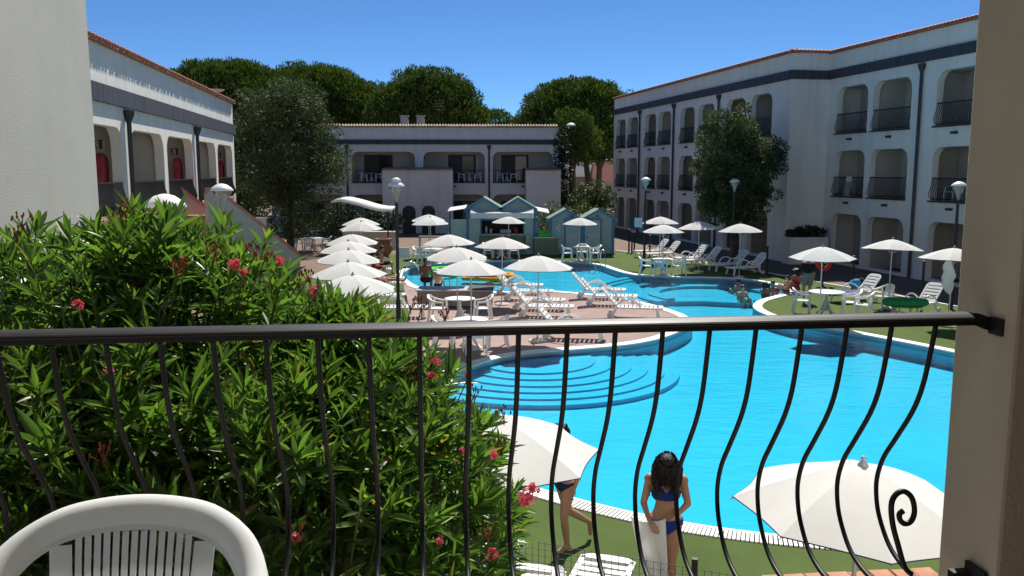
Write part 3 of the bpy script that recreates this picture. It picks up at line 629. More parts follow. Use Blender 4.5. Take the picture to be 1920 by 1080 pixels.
for tip, d, k in shoots:
    x = d.orthogonal().normalized(); y = d.cross(x); ph = random.uniform(0, 6.28); vig = random.uniform(.65, 1.25)
    for wi, (back, ang, ln) in enumerate(((0, 18, .075), (.022, 30, .11), (.05, 42, .135), (.085, 52, .15), (.125, 62, .15), (.17, 72, .145), (.22, 80, .13))):
        for q in range(3):
            if random.random() < .12 + (.25 if wi > 4 else 0): continue
            az = ph + wi * 1.05 + q * 2.094 + random.uniform(-.25, .25); e_ = x * math.cos(az) + y * math.sin(az); an = R(ang + random.uniform(-12, 12))
            ax = d * math.cos(an) + e_ * math.sin(an); nn = d * math.sin(an) - e_ * math.cos(an)
            nn = (nn + Vector((random.uniform(-.35, .35), random.uniform(-.35, .35), random.uniform(-.35, .35)))).normalized()
            leaves.append((tip - d * back, ax, nn, ln * vig * random.uniform(.65, 1.5), random.uniform(.12, .20)))
fwd = Vector((0, math.cos(PITCH), -math.sin(PITCH))); upv = Vector((0, math.sin(PITCH), math.cos(PITCH))); ce = Vector((0, 0, EYE))
def in_view(p):
    d = p - ce; c = d.dot(fwd); return c > 0 and abs(d.x / c) < .58 and -.33 < d.dot(upv) / c < .2
order = sorted(range(len(leaves)), key=lambda i: (leaves[i][0] - ce).length * (1 if in_view(leaves[i][0]) else 9))
single = set(order[:285])
VAR = [leaf_local(c, f) for c, f in ((.05, .5), (.14, .45), (.22, .55), (-.04, .6), (.32, .4))]
LM = []
for v, f in VAR:
    mm = bpy.data.meshes.new('leaf'); mm.from_pydata(v, [], f); mm.materials.append(L_OLE); shade(mm, 80); LM.append(mm)
fv = []; ff = []
for i, (p, ax, nn, ln, wr) in enumerate(leaves):
    a_, s_, n_ = frame(ax, nn); k = random.randrange(5)
    if i in single:
        o = bpy.data.objects.new('leaf', LM[k]); COL.objects.link(o); o.parent = ole
        Mx = Matrix((( a_.x * ln, s_.x * ln * wr, n_.x * ln * .3, p.x - OB.x), (a_.y * ln, s_.y * ln * wr, n_.y * ln * .3, p.y - OB.y), (a_.z * ln, s_.z * ln * wr, n_.z * ln * .3, p.z - OB.z), (0, 0, 0, 1)))
        o.matrix_local = Mx
    else:
        b = len(fv); v, f = VAR[k]; A3 = a_ * ln; S3 = s_ * ln * wr; N3 = n_ * ln * .3; q = p - OB
        fv += [(q.x + A3.x * t + S3.x * w_ + N3.x * z, q.y + A3.y * t + S3.y * w_ + N3.y * z, q.z + A3.z * t + S3.z * w_ + N3.z * z) for t, w_, z in v]
        ff += [tuple(j + b for j in g) for g in f]
mm = bpy.data.meshes.new('foliage'); mm.from_pydata(fv, [], ff); mm.materials.append(L_OLE); shade(mm, 80)
o = bpy.data.objects.new('foliage', mm); COL.objects.link(o); o.parent = ole; o['kind'] = 'stuff'
m = MB()
for tip, d, k in shoots[::2]:
    root = Vector((OB.x + (tip.x - OB.x) * .75, OB.y + (tip.y - OB.y) * .75, max(.8, tip.z - 1.1))); mid = tip - d * .32
    m.tube([p - OB for p in (root, mid, tip)], [.009, .006, .003], 5)
m.build('branches', STEM, ole, fix=False)['kind'] = 'stuff'
m = MB()
for i in range(14):
    a = random.uniform(0, 6.28); b = OB + Vector((math.cos(a) * .5, math.sin(a) * .3, 0)); t_ = OB + Vector((math.cos(a) * 1.0, math.sin(a) * .6, 2.4)); m.tube([b - OB, (b.lerp(t_, .5)) - OB, t_ - OB], [.035, .028, .018], 6)
m.build('stem', BARK, ole)
def floret(m, c, d, s):
    x = d.orthogonal().normalized(); y = d.cross(x)
    for q in range(5):
        a = q * 1.2566 + random.uniform(-.2, .2); e_ = x * math.cos(a) + y * math.sin(a); sd_ = d.cross(e_)
        m.add([c, c + e_ * s * .55 + sd_ * s * .38 + d * s * .25, c + e_ * s * 1.0 + sd_ * s * .1 + d * s * .2, c + e_ * s * .6 - sd_ * s * .36 + d * s * .3], [(0, 1, 2, 3)])
stalks = []
def stalk(p):                                       # a real stem from the bush out to the flower head
    c, r = min(BL, key=lambda b: sum(((p[i] - b[0][i]) / b[1][i]) ** 2 for i in range(3))); k = math.sqrt(sum(((p[i] - c[i]) / r[i]) ** 2 for i in range(3)))
    q = Vector(c) + (p - Vector(c)) * min(.75, .75 / max(k, .01)); mid = p.lerp(q, .5) - Vector((0, 0, .06)); stalks.append((q - OB, mid - OB, p - OB))
def cluster(p, n_, sp, s, budsonly=False):
    m = MB(); p = Vector(p); stalk(p)
    for i in range(n_):
        u = Vector((random.gauss(0, 1), random.gauss(0, 1), random.gauss(.3, 1))).normalized(); floret(m, p + u * sp * random.uniform(.3, 1) - OB, u, s)
    return m.build('flower_cluster', PETAL, ole, fix=False)
for px, py, Y, n_, sp in ((440, 498, 3.9, 14, .035), (457, 512, 3.9, 8, .022), (818, 680, 4.3, 12, .032), (808, 702, 4.3, 9, .025), (880, 703, 4.2, 6, .02), (988, 935, 3.75, 30, .05), (1001, 918, 3.75, 16, .032), (925, 853, 3.9, 10, .026), (526, 487, 4.0, 9, .028), (145, 572, 3.3, 7, .02), (868, 848, 3.8, 5, .018), (823, 1012, 3.4, 6, .02), (205, 693, 3.2, 4, .014), (923, 1040, 3.6, 10, .03), (590, 545, 4.2, 7, .03), (556, 1006, 3.1, 5, .018)):
    cluster(at_y(px, py, Y), n_, sp * .9, .0165)
for px, py, Y in ((40, 415, 4.2), (30, 440, 4.2), (235, 395, 4.1), (230, 410, 4.1), (345, 500, 3.8), (330, 500, 3.8), (580, 520, 4.2), (592, 555, 4.2), (560, 530, 4.2), (770, 690, 4.1), (775, 715, 4.1), (790, 575, 4.5), (770, 572, 4.5), (835, 592, 4.4), (945, 780, 4.2), (940, 840, 4.1), (193, 853, 3.1), (553, 1000, 3.1), (480, 470, 4.0), (500, 480, 4.0), (405, 470, 3.9), (890, 740, 4.1), (915, 1000, 3.6), (660, 600, 4.2)):
    stalk(at_y(px, py, Y)); p = at_y(px, py, Y) - OB; m = MB(); base = p - Vector((0, 0, .16)); m.tube([p - Vector((0, 0, .05)), p], .0025, 4)
    for i in range(8):
        u = Vector((random.gauss(0, .6), random.gauss(0, .6), random.uniform(.1, 1))).normalized(); q = p + u * random.uniform(.02, .06); m.tube([p - Vector((0, 0, .03)), q], .0016, 3); m.ball(q, (.005, .005, .010), 5)
    m.build('bud_cluster', BUD, ole, fix=False)
m = MB()
for q, mid, p in stalks: m.tube(smooth_curve([q, mid, p], 3, False), .0035, 5)
m.build('flower_stems', STEM, ole, fix=False)['kind'] = 'stuff'
# ------------------------------------------------------------------ trees
def limb_tree(t, H, r, lean=(0, 0), forks=5, spread=2.0, ztop=None):
    m = MB(); top = Vector((lean[0], lean[1], H))
    m.tube([(0, 0, -.1), (lean[0] * .3, lean[1] * .3, H * .35), (lean[0] * .7, lean[1] * .7, H * .7), top], [r * 1.25, r, r * .85, r * .7], 10)
    for i in range(forks):
        a = i * 6.283 / forks + random.uniform(-.3, .3); e = Vector((math.cos(a), math.sin(a), 0)) * spread * random.uniform(.7, 1.1); z2 = (ztop or H * 1.4)
        m.tube([top - Vector((0, 0, .3)), top + e * .45 + Vector((0, 0, (z2 - H) * .5)), top + e + Vector((0, 0, (z2 - H) * random.uniform(.75, 1)))], [r * .55, r * .35, r * .12], 7)
    return m.build('trunk', BARK, t, 50)
def clumps(centers, radii, n, size, flat=.75, shell=.55, aspect=.38, up=.35):
    P = []; A = []; Nn = []
    for c, r in zip(centers, radii):
        k = max(10, int(n * r ** 2)); u = rng.normal(size=(k, 3)); u /= np.linalg.norm(u, axis=1)[:, None]; rad = r * (shell + (1 - shell) * rng.random(k) ** .6)
        p = np.array(c) + u * rad[:, None] * np.array([1, 1, flat]); P.append(p); A.append(u + rng.normal(size=(k, 3)) * .5 + np.array([0, 0, up])); Nn.append(u)
    P = np.concatenate(P); A = np.concatenate(A); Nn = np.concatenate(Nn); L = size * rng.uniform(.6, 1.3, len(P)); return P, A, L, L * aspect, Nn
def stone_pine(px, ybase, ytop, Y, wpx, label, lobes, trunk_px=None, thick=.42, small=1.0):
    """umbrella pine: crown of many tufted clumps on a dome"""
    c = at_y(px, ytop, Y); Rr = wpx / 2 / FPX * Y; zt = c.z; zb = at_y(px, ybase, Y).z; tx = at_y(trunk_px or px, 320, Y).x
    t = thing('stone_pine', label, 'tree', (tx, Y, 0), 0, 'umbrella pines behind the hotel')
    hh = zt - zb; cx = c.x - tx
    limb_tree(t, zb + hh * .05, .32, (cx * .5, 0), 7, Rr * .62, zb + hh * .55)
    cs = []; rs = []; k = int(lobes)
    for i in range(k):
        a = i * 2.39996; q = math.sqrt((i + .5) / k); rr = Rr * q * .9; dome = (1 - q ** 3.4); r_ = Rr * random.uniform(.16, .25)
        z = zb + hh * (.30 + .55 * dome) + random.uniform(-.05, .05) * hh
        cs.append((cx + rr * math.cos(a), rr * math.sin(a) * .9, min(z, zt - r_ * .55))); rs.append(r_)
        if random.random() < .95: cs.append((cx + rr * .9 * math.cos(a + .3), rr * .85 * math.sin(a + .3), zb + hh * random.uniform(.12, .55))); rs.append(r_ * .9)
    for i in range(int(k * 1.6)):                      # small tufts make the outline ragged
        a = random.uniform(0, 6.283); q = math.sqrt(random.random()) * 1.02; dome = (1 - min(1, q) ** 3.4); cs.append((cx + Rr * q * math.cos(a), Rr * q * .9 * math.sin(a), zb + hh * (.34 + .62 * dome) + random.uniform(-.02, .05) * hh)); rs.append(Rr * random.uniform(.05, .10))
    P, A, L, W, Nn = clumps(cs, rs, 250, .30 * small, .70, .45, .34, .8)
    leaf_cloud('crown', P, A, L, W, L_PINE, t, .2, N=Nn); return t
stone_pine(425, 268, 121, 84, 300, 'leftmost broad umbrella pine rising behind the sunlit wing', 100, 430)
stone_pine(585, 285, 127, 88, 265, 'umbrella pine between the leafy courtyard tree and the darkest pine', 100, 640)
stone_pine(800, 300, 133, 82, 232, 'darkest umbrella pine standing behind the two roof chimneys', 105, 800)
stone_pine(695, 300, 155, 92, 170, 'umbrella pine filling the dip left of the darkest pine', 66, 710)
stone_pine(920, 262, 206, 110, 100, 'small pale pine crown above the skylights of the low wing', 34, 925, small=1.1)
stone_pine(1085, 305, 154, 80, 250, 'largest pale green umbrella pine beside the three storey block', 120, 1112)
stone_pine(1075, 318, 205, 72, 110, 'slim dark pine over the gap beside the low wing', 50, 1074)
stone_pine(1130, 316, 220, 76, 120, 'low dark pine partly hidden by the far wing corner', 50, 1120)
stone_pine(1200, 320, 172, 95, 130, 'pine crown mostly hidden behind the far wing roof', 30, 1200)
def leafy_tree(name, label, base, zb, zt, rx, ry, n_cl, leaves_n, size, material, trunk_r=.16, cat='tree', group=None, shape=1.0, sprays=40):
    t = thing(name, label, cat, (base[0], base[1], 0), 0, group)
    limb_tree(t, zb + (zt - zb) * .15, trunk_r, (0, 0), 6, rx * .5, zb + (zt - zb) * .7)
    cs = []; rs = []; zc = (zb + zt) / 2; rz = (zt - zb) / 2
    for i in range(n_cl):
        u = rng.normal(size=3); u /= np.linalg.norm(u); q = random.uniform(.45, .92); zz = u[2] * q
        wd = math.sqrt(max(.05, 1 - max(0, zz) ** 2.2 * .35)); cs.append((u[0] * q * rx * wd, u[1] * q * ry * wd, zc + zz * rz)); rs.append(random.uniform(.16, .30) * (rx + rz) / 2)
    for i in range(sprays):
        u = rng.normal(size=3); u /= np.linalg.norm(u); cs.append((u[0] * rx * .97, u[1] * ry * .97, zc + u[2] * rz * .98)); rs.append(random.uniform(.10, .17) * (rx + rz) / 2)
    k = leaves_n / sum(r * r for r in rs); P, A, L, W, Nn = clumps(cs, rs, k, size, .85, .35, .42, .15)
    leaf_cloud('crown', P, A, L, W, material, t, .25); return t
leafy_tree('holm_oak', 'broad grey green tree between the sunlit wing and the low wing', (-12.6, 48.5), .9, 10.0, 3.15, 2.9, 80, 46000, .17, L_OAK, .22)
leafy_tree('holm_oak', 'round dark tree in front of the three storey block', (10.75, 41.2), 1.5, 7.5, 2.1, 1.95, 70, 42000, .15, L_OAK, .18)
leafy_tree('garden_shrub', 'flowering green shrub between the huts and the far houses', (5.6, 59.0), 1.2, 3.75, 1.5, 1.2, 26, 6000, .17, L_SHRUB, .08, 'shrub')
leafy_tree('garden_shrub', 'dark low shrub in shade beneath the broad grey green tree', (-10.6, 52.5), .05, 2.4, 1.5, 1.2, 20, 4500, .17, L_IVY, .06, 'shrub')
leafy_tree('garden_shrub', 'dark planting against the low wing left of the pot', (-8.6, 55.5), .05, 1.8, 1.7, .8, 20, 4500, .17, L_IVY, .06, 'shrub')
leafy_tree('garden_shrub', 'small planting on the raised bed by the return wall', (14.35, 41.6), 1.15, 1.75, .95, .35, 14, 2200, .12, L_IVY, .02, 'shrub')
rb_ = thing('raised_bed', 'pale raised planting bed against the return wall of the block', 'planter', (14.35, 41.65, 0), R(11)); MB().box((0, 0, .65), (2.0, .8, 1.3)).build('wall', WHITE_WALL, rb_); MB().box((0, 0, 1.31), (1.8, .6, .04)).build('soil', BARK, rb_)
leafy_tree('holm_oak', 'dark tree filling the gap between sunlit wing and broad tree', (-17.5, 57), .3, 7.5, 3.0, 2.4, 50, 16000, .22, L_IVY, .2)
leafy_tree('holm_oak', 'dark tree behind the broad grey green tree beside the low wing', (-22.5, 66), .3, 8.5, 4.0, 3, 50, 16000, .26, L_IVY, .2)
# ivy column on the end of the low wing and vine behind the huts
ivy = thing('ivy', 'dark ivy climbing the corner of the low wing', 'ivy', (3.72, 64.2, 0))
cs = [(random.uniform(-.3, .35), random.uniform(-.6, .3), random.uniform(.2, 7.5)) for _ in range(60)]
P, A, L, W, Nn = clumps(cs, [random.uniform(.3, .5) for _ in cs], 420, .17, 1, .3, .7, -.2); leaf_cloud('foliage', P, A, L, W, L_IVY, ivy, .1, N=Nn)
vine = thing('climbing_vine', 'leafy vine tumbling over the back of the twin huts', 'vine', (3.6, 48.6, 0))
cs = [(x, random.uniform(-.2, .4), 1.95 + .32 * math.sin(x * 1.9 + .5) ** 2 + random.uniform(-.9, .25)) for x in np.linspace(-2.3, 1.9, 44)]
P, A, L, W, Nn = clumps(cs, [random.uniform(.22, .38) for _ in cs], 700, .13, 1, .3, .6, -.1); leaf_cloud('foliage', P, A, L, W, L_SHRUB, vine, .1, N=Nn)
m = MB()
for x in (-2, -1, 0, 1): m.tube([(x, 0, 0), (x + .1, .05, 1.0), (x, 0, 2.0)], [.03, .025, .015], 6)
m.build('stem', BARK, vine)

# ------------------------------------------------------------------ parasols
def make_parasol(seg=8):
    t = thing('parasol', 'x', 'parasol', group='white pool parasols')
    Rr, rise, zr = .96, .34, 1.97; m = MB(); K = 6; per = 8; n = seg * per; vs = [(0, 0, zr + rise)]; fs = []
    for k in range(1, K + 1):
        f = k / K
        for i in range(n):
            a = 2 * math.pi * i / n; q = (i % per) / per; sag = math.sin(math.pi * q)
            rr = Rr * f * (math.cos(math.pi / seg) / math.cos(math.pi / seg * (2 * q - 1))) * (1 - .035 * sag * f ** 3); z = zr + rise * (1 - f ** 1.35) - .010 * sag * f
            vs.append((rr * math.cos(a), rr * math.sin(a), z))
    for i in range(n): fs.append((0, 1 + i, 1 + (i + 1) % n))
    for k in range(K - 1):
        for i in range(n): b = 1 + k * n; j = (i + 1) % n; fs.append((b + i, b + n + i, b + n + j, b + j))
    m.add(vs, fs); can = m.build('canopy', FABRIC, t)
    me = can.data
    for p in me.polygons: p.use_smooth = True
    for ed in me.edges:                                   # seams between the gores stay crisp
        a_, b_ = sorted(ed.vertices)
        if (a_ == 0 and (b_ - 1) % per == 0) or (a_ > 0 and b_ - a_ == n and (a_ - 1) % per == 0): ed.use_edge_sharp = True
    rim = [Vector(vs[1 + (K - 1) * n + i]) for i in range(n)]; MB().tube([p - Vector((0, 0, .004)) for p in rim], .006, 4, True).build('piping', NAVY, can)
    m = MB()
    for i in range(seg):
        a = 2 * math.pi * i / seg; m.tube([(0, 0, zr + rise - .03)] + [(Rr * f * math.cos(a), Rr * f * math.sin(a), zr + rise * (1 - f ** 1.35) - .014) for f in (.3, .6, .85, 1.02)], .005, 4); m.tube([(.03 * math.cos(a), .03 * math.sin(a), zr - .12), (Rr * .5 * math.cos(a), Rr * .5 * math.sin(a), zr + rise * .6)], .004, 4)
    m.build('ribs', POLE, t)
    MB().tube([(0, 0, .02), (0, 0, 1.2), (0, 0, zr + rise + .02)], .019, 10).build('pole', POLE, t, 50)
    MB().lathe([(0, .075), (.014, .07), (.022, .055), (.016, .04), (.022, .03), (.038, .012), (.042, 0)], 12, (0, 0, zr + rise - .004)).build('finial', POLE, t, 50)
    MB().lathe([(0, .13), (.035, .13), (.035, .09), (.20, .06), (.24, .03), (.24, 0)], 18, (0, 0, .013)).build('base', INNER_WALL, t, 40)
    return t
PAR = Placer(make_parasol())
UMB = [(676.5, 407, 2.30, 'rear parasol of the row behind the oleander, upper of the overlapping pair'), (679, 414, 2.30, 'second rearmost parasol of the row behind the oleander'), (661, 437, 2.30, 'third rearmost parasol of the row behind the oleander, beside the clay pot'), (653.6, 450, 2.30, 'middle parasol of the long row behind the oleander'), (651, 465.7, 2.30, 'parasol third from the front in the oleander row'),
       (655, 488, 2.30, 'second parasol from the front in the oleander row'), (664, 512, 2.30, 'front parasol of the oleander row, partly hidden by leaves'),
       (804, 401, 2.25, 'rear parasol of the overlapping pair in front of the dark arches'), (807.6, 406, 2.28, 'front parasol of the overlapping pair in front of the dark arches'), (843, 438, 2.30, 'parasol over the brown counter nearest the small basin'), (940.5, 443, 2.30, 'parasol covering the chairs below the kiosk counter'),
       (857, 461, 2.30, 'deck parasol above the first round table, behind the nearest deck parasol'), (882, 484, 2.30, 'nearest deck parasol above the second round table'), (1008, 477, 2.30, 'large looking parasol over the deck loungers'), (953, 404.7, 2.18, 'parasol in front of the kiosk serving hatch'), (1086.7, 407, 2.18, 'parasol in front of the twin hut doors'),
       (1238, 405, 2.28, 'rear parasol of the pair beside the tall lamp on the far turf'), (1245, 419.7, 2.22, 'parasol above the table on the far turf edge'), (1312.6, 413.6, 2.28, 'parasol dappled by tree shade behind the far loungers'), (1389.7, 418, 2.30, 'parasol under the round tree beside two loungers'),
       (1542.6, 460, 2.30, 'parasol beside the red lifebuoy and the standing person'), (1672, 447, 2.30, 'leaning pole parasol by the paved walk, between its two neighbours'), (1787, 463, 2.30, 'parasol with hanging white cloth partly behind the pillar'),
       (931, 770, 2.28, 'near parasol beside the oleander hiding a walking woman'), (1606, 860, 2.28, 'nearest big parasol with grey cap beside the balcony pillar')]
PPOS = {}
for i, (px, py, z, lab) in enumerate(UMB):
    p = at(px, py, z + .03); o = PAR((p.x, p.y, 0), random.uniform(0, .6), lab, z / 2.31); PPOS[i] = p
    if i == 21: o.rotation_euler = (R(-3), R(4), .3)
    elif i == 22: o.rotation_euler = (R(-2), R(3), .2)
    elif i in (23,): o.rotation_euler = (R(2), 0, R(4))
    elif i == 24: o.rotation_euler = (R(1), R(1), R(-10))
    else: o.rotation_euler = (R(random.uniform(-1.2, 1.2)), R(random.uniform(-1.2, 1.2)), random.uniform(0, .6))
# white cloth hung on the last parasol's pole
p = PPOS[22]; t = thing('hanging_cloth', 'white cloth hanging on the pole of the parasol beside the pillar', 'cloth', (p.x - .05, p.y, 0))
m = MB(); rows = []
for k in range(12):
    z = 1.93 - k * .085; w_ = (.06, .09, .12, .14, .13, .15, .16, .14, .15, .13, .10, .06)[k]
    for j in range(16):
        a = 2 * math.pi * j / 16; r_ = w_ * (1 + .28 * math.sin(5 * a + k * .4) + .12 * math.sin(3 * a - k)); rows.append((r_ * math.cos(a) - .03 - .02 * math.sin(k * .9), r_ * .7 * math.sin(a), z - .05 * math.cos(a) * (k > 8)))
m.add(rows, [(k * 16 + j, k * 16 + (j + 1) % 16, k * 16 + 16 + (j + 1) % 16, k * 16 + 16 + j) for k in range(11) for j in range(16)]); m.build('cloth', TOWEL, t, 60)

# ------------------------------------------------------------------ lamps
def make_lamp(double=False):
    t = thing('lamp_post', 'x', 'lamp', group='garden lamp posts'); Z = 3.62
    MB().tube([(0, 0, 0), (0, 0, .8), (0, 0, .85), (0, 0, Z)], [.075, .07, .05, .045], 12).build('post', BLACK, t, 50)
    MB().lathe([(.045, Z - .05), (.06, Z), (.075, Z + .12), (.215, Z + .40), (.0, Z + .40)], 20).build('glass', GLASS, t, 40)
    MB().lathe([(0, Z + .02), (.03, Z + .03), (.05, Z + .12), (.05, Z + .26), (.09, Z + .36), (0, Z + .37)], 12).build('bulb', mat('bulb_socket', (.25, .23, .18), .5) if 'bulb_socket' not in MATS else MATS['bulb_socket'], t, 50)
    MB().lathe([(.235, Z + .40), (.235, Z + .42), (.19, Z + .47), (.11, Z + .525), (.04, Z + .545), (0, Z + .55)], 24).build('cap', PLASTIC, t, 50)
    if double: MB().lathe([(.11, Z + .53), (.135, Z + .55), (.135, Z + .58), (.11, Z + .61), (.05, Z + .64), (0, Z + .645)], 20).build('top_disc', PLASTIC, t, 50)
    return t
LD = make_lamp(True); p = at_y(742.5, 333, 24.2); LD.location = (p.x, p.y, 0); LD['label'] = 'lamp post with double white cap beside the small pool basin'; LD.scale = (1, 1, p.z / 4.265)
sg = MB().box((.16, .10, 2.15), (.34, .05, .30), R(25)).build('small_board', TEAL_PALE, LD)
LP = Placer(make_lamp())
for px, py, Y, lab in ((415, 344, 18.0, 'white capped lamp post in front of the outside stair'), (308, 363, 9.8, 'nearest lamp post, its white dome rising above the oleander'), (1211, 332, 39.4, 'lamp post beside the table on the far turf'), (1378, 335, 38.8, 'lamp post half hidden by the round tree'), (1799, 340, 27.6, 'lamp post cut off by the balcony pillar')):
    p = at_y(px, py, Y); o = LP((p.x, p.y, 0), 0, lab); o.scale = (1, 1, p.z / 4.17)
    if Y == 39.4: MB().box((-.3, 0, 2.1), (.36, .06, .42), R(-20)).build('small_board', TEAL_PALE, o)
t = thing('street_lamp', 'tall dark street lamp against the pines beside the low wing', 'lamp', (4.35, 64, 0))
MB().tube([(0, 0, 0), (0, 0, 7.6)], .06, 8).build('post', BLACK, t); MB().lathe([(0, .25), (.2, .22), (.34, .08), (.34, 0), (0, -.05)], 16, (0, 0, 7.75)).build('lamp_head', PLASTIC_OLD, t, 40)

# ------------------------------------------------------------------ loungers, chairs, tables
def make_lounger():
    t = thing('sun_lounger', 'x', 'lounger', group='white plastic sun loungers'); zs = .33; Wd = .60
    m = MB()                                              # local +x is the foot end
    for y in (-1, 1): m.box((.27, y * (Wd / 2 - .03), zs), (1.30, .06, .05))
    m.prism([(.86, -.30), (.93, -.28), (.985, -.2), (1.0, 0), (.985, .2), (.93, .28), (.86, .30)], zs - .025, zs + .025); m.box((-.36, 0, zs), (.07, Wd - .12, .05))
    for i in range(9): m.box((-.25 + i * .125, 0, zs + .012), (.085, Wd - .12, .018))
    m.build('seat', PLASTIC, t)
    m = MB(); ang = R(48); ca, sa_ = math.cos(ang), math.sin(ang)
    def bp(u, y, h=0): return (-.38 - u * ca + h * sa_ * 0 - 0, y, zs + .01 + u * sa_ + h)
    T = Matrix.Translation((-.38, 0, zs + .01)) @ Matrix.Rotation(-(math.pi - ang), 4, 'Y')
    Tm = Matrix.Translation((-.38, 0, zs + .01)) @ Matrix(((-ca, 0, sa_, 0), (0, 1, 0, 0), (sa_, 0, ca, 0), (0, 0, 0, 1)))
    for y in (-1, 1): m.box((.34, y * (Wd / 2 - .035), 0), (.66, .05, .04), 0, Tm)
    m.prism([(.66, -.285), (.72, -.26), (.76, -.18), (.77, 0), (.76, .18), (.72, .26), (.66, .285)], -.02, .02, Tm)
    for i in range(5): m.box((.08 + i * .125, 0, .005), (.085, Wd - .12, .02), 0, Tm)
    m.build('backrest', PLASTIC, t)
    for y in (-1, 1):
        MB().sweep([(.80, y * .25, zs), (.82, y * .27, .16), (.86, y * .28, .013)], [(-.035, -.02), (.035, -.02), (.035, .02), (-.035, .02)], up=Vector((0, 1, 0))).build('leg', PLASTIC, t)
        MB().sweep([(-.42, y * .25, zs), (-.50, y * .27, .16), (-.60, y * .28, .05)], [(-.035, -.02), (.035, -.02), (.035, .02), (-.035, .02)], up=Vector((0, 1, 0))).build('leg', PLASTIC, t)
        MB().sweep([Vector(q) for q in smooth_curve([(.30, y * .31, zs), (.22, y * .33, .50), (.02, y * .33, .60), (-.22, y * .33, .56), (-.42, y * .31, .42), (-.5, y * .30, zs)], 3, False)], [(-.025, -.012), (.025, -.012), (.025, .012), (-.025, .012)], up=Vector((0, 1, 0))).build('armrest', PLASTIC, t, 50)
        MB().lathe([(0, -.025), (.075, -.025), (.085, 0), (.075, .025), (0, .025)], 14, (0, 0, 0), Matrix.Translation((-.62, y * .30, .098)) @ Matrix.Rotation(math.pi / 2, 4, 'X')).build('wheel', PLASTIC_OLD, t, 40)
    return t
LNG = Placer(make_lounger())
def lounger(px, py, deg, lab): p = at(px, py); return LNG((p.x, p.y, .014), R(deg), lab)
for px, py, deg, lab in (
    (968, 551, -6, 'deck lounger nearest the small basin in the left deck row'), (984, 563, -8, 'second deck lounger from the small basin in the left deck row'), (1003, 581, -8, 'third deck lounger in the left row, under the big deck parasol'), (1016, 594, -8, 'fourth deck lounger in the left row, just above the rail'), (1068, 636, -10, 'deck lounger seen below the rail beside the parasol shadow'),
    (1120, 560, -8, 'farthest lounger of the right hand deck group by the water'), (1139, 573, -8, 'middle lounger of the right hand deck group'), (1182, 596, -10, 'front lounger of the right hand deck group, nearest the rail'),
    (1222, 482, 202, 'rear lounger behind the turf table, beside the lamp post'), (1243, 487, 202, 'front lounger of the pair behind the turf table'), (1292, 496, 202, 'left lounger of the pair under the dappled parasol'), (1318, 500, 202, 'right lounger of the pair under the dappled parasol'), (1366, 508, 200, 'left lounger of the pair under the round tree'), (1400, 515, 200, 'right lounger of the pair under the round tree'),
    (1604, 566, 203, 'lounger with purple towel beside the lifebuoy parasol'), (1722, 588, 212, 'upright lounger beside the green dinghy on the right turf'),
    (712, 548, 8, 'lounger with a person on it between oleander and lamp post'), (706, 572, 6, 'empty lounger just above the oleander leaves beside the lamp post'), (690, 520, 10, 'lounger in the shade of the oleander row parasols'), (742, 596, 5, 'lounger end peeping above the rail between leaves and lamp post')):
    o = lounger(px, py, deg, lab)
for px, py, deg, lab in ((1142, 1046, 72, 'near lounger whose slatted foot end shows behind the wire fence'), (1012, 1064, 74, 'near lounger cut by the picture bottom beside the pink flowers'), (945, 1003, 60, 'near lounger half covered by oleander leaves')):
    p = at(px, py, .35); LNG((p.x - .97 * math.cos(R(deg)), p.y - .97 * math.sin(R(deg)), .014), R(deg), lab)

def make_chair(material):
    t = thing('plastic_chair', 'x', 'chair', group='white plastic garden chairs')      # faces -y
    half = [(.27, -.26, .63), (.275, -.05, .645), (.26, .10, .69), (.20, .20, .76), (.10, .235, .80), (0, .245, .81)]
    path = smooth_curve([Vector(p) for p in half] + [Vector((-p[0], p[1], p[2])) for p in half[-2::-1]], 3, False)
    MB().sweep(path, [(-.03, -.035), (.02, -.03), (.03, 0), (.02, .012), (-.03, .012)], up=Vector((0, 0, 1))).build('rim', material, t, 50)
    m = MB()
    for i in range(7): x = -.15 + .05 * i; m.sweep([(x, .215 - .5 * x * x, .79 - .6 * x * x), (x * .92, .15 - .5 * x * x, .43)], [(-.014, -.006), (.014, -.006), (.014, .006), (-.014, .006)], up=Vector((0, 1, 0)))
    m.build('backrest', material, t)
    MB().prism([(-.21, -.26), (.21, -.26), (.235, -.1), (.22, .1), (.16, .19), (-.16, .19), (-.22, .1), (-.235, -.1)], .405, .43).build('seat', material, t)
    for sx in (-1, 1):
        for y0, y1, zt in ((-.24, -.28, .62), (.12, .22, .68)): MB().sweep([(sx * .262, y0, zt), (sx * .25, (y0 + y1) / 2, .33), (sx * .26, y1, 0)], [(-.032, -.014), (.032, -.014), (.032, .014), (-.032, .014)], up=Vector((1, 0, 0))).build('leg', material, t)
    return t
def make_table(material, r=.45):
    t = thing('garden_table', 'x', 'table', group='round plastic tables')
    MB().lathe([(.022, .70), (r - .03, .70), (r, .705), (r, .725), (r - .02, .73), (.022, .735)], 24).build('table_top', material, t, 40)
    MB().lathe([(.03, .1), (.045, .3), (.04, .6), (.07, .70)], 12).build('column', material, t, 40)
    for i in range(4):
        a = i * math.pi / 2 + .4; MB().sweep([(.03 * math.cos(a), .03 * math.sin(a), .45), (.14 * math.cos(a), .14 * math.sin(a), .16), (.33 * math.cos(a), .33 * math.sin(a), .0)], [(-.02, -.03), (.02, -.03), (.02, .03), (-.02, .03)], up=Vector((-math.sin(a), math.cos(a), 0))).build('leg', material, t)
    return t
CH = Placer(make_chair(PLASTIC)); TB = Placer(make_table(PLASTIC)); CG = Placer(make_chair(PLASTIC_GREY)); TG = Placer(make_table(PLASTIC_GREY, .55))
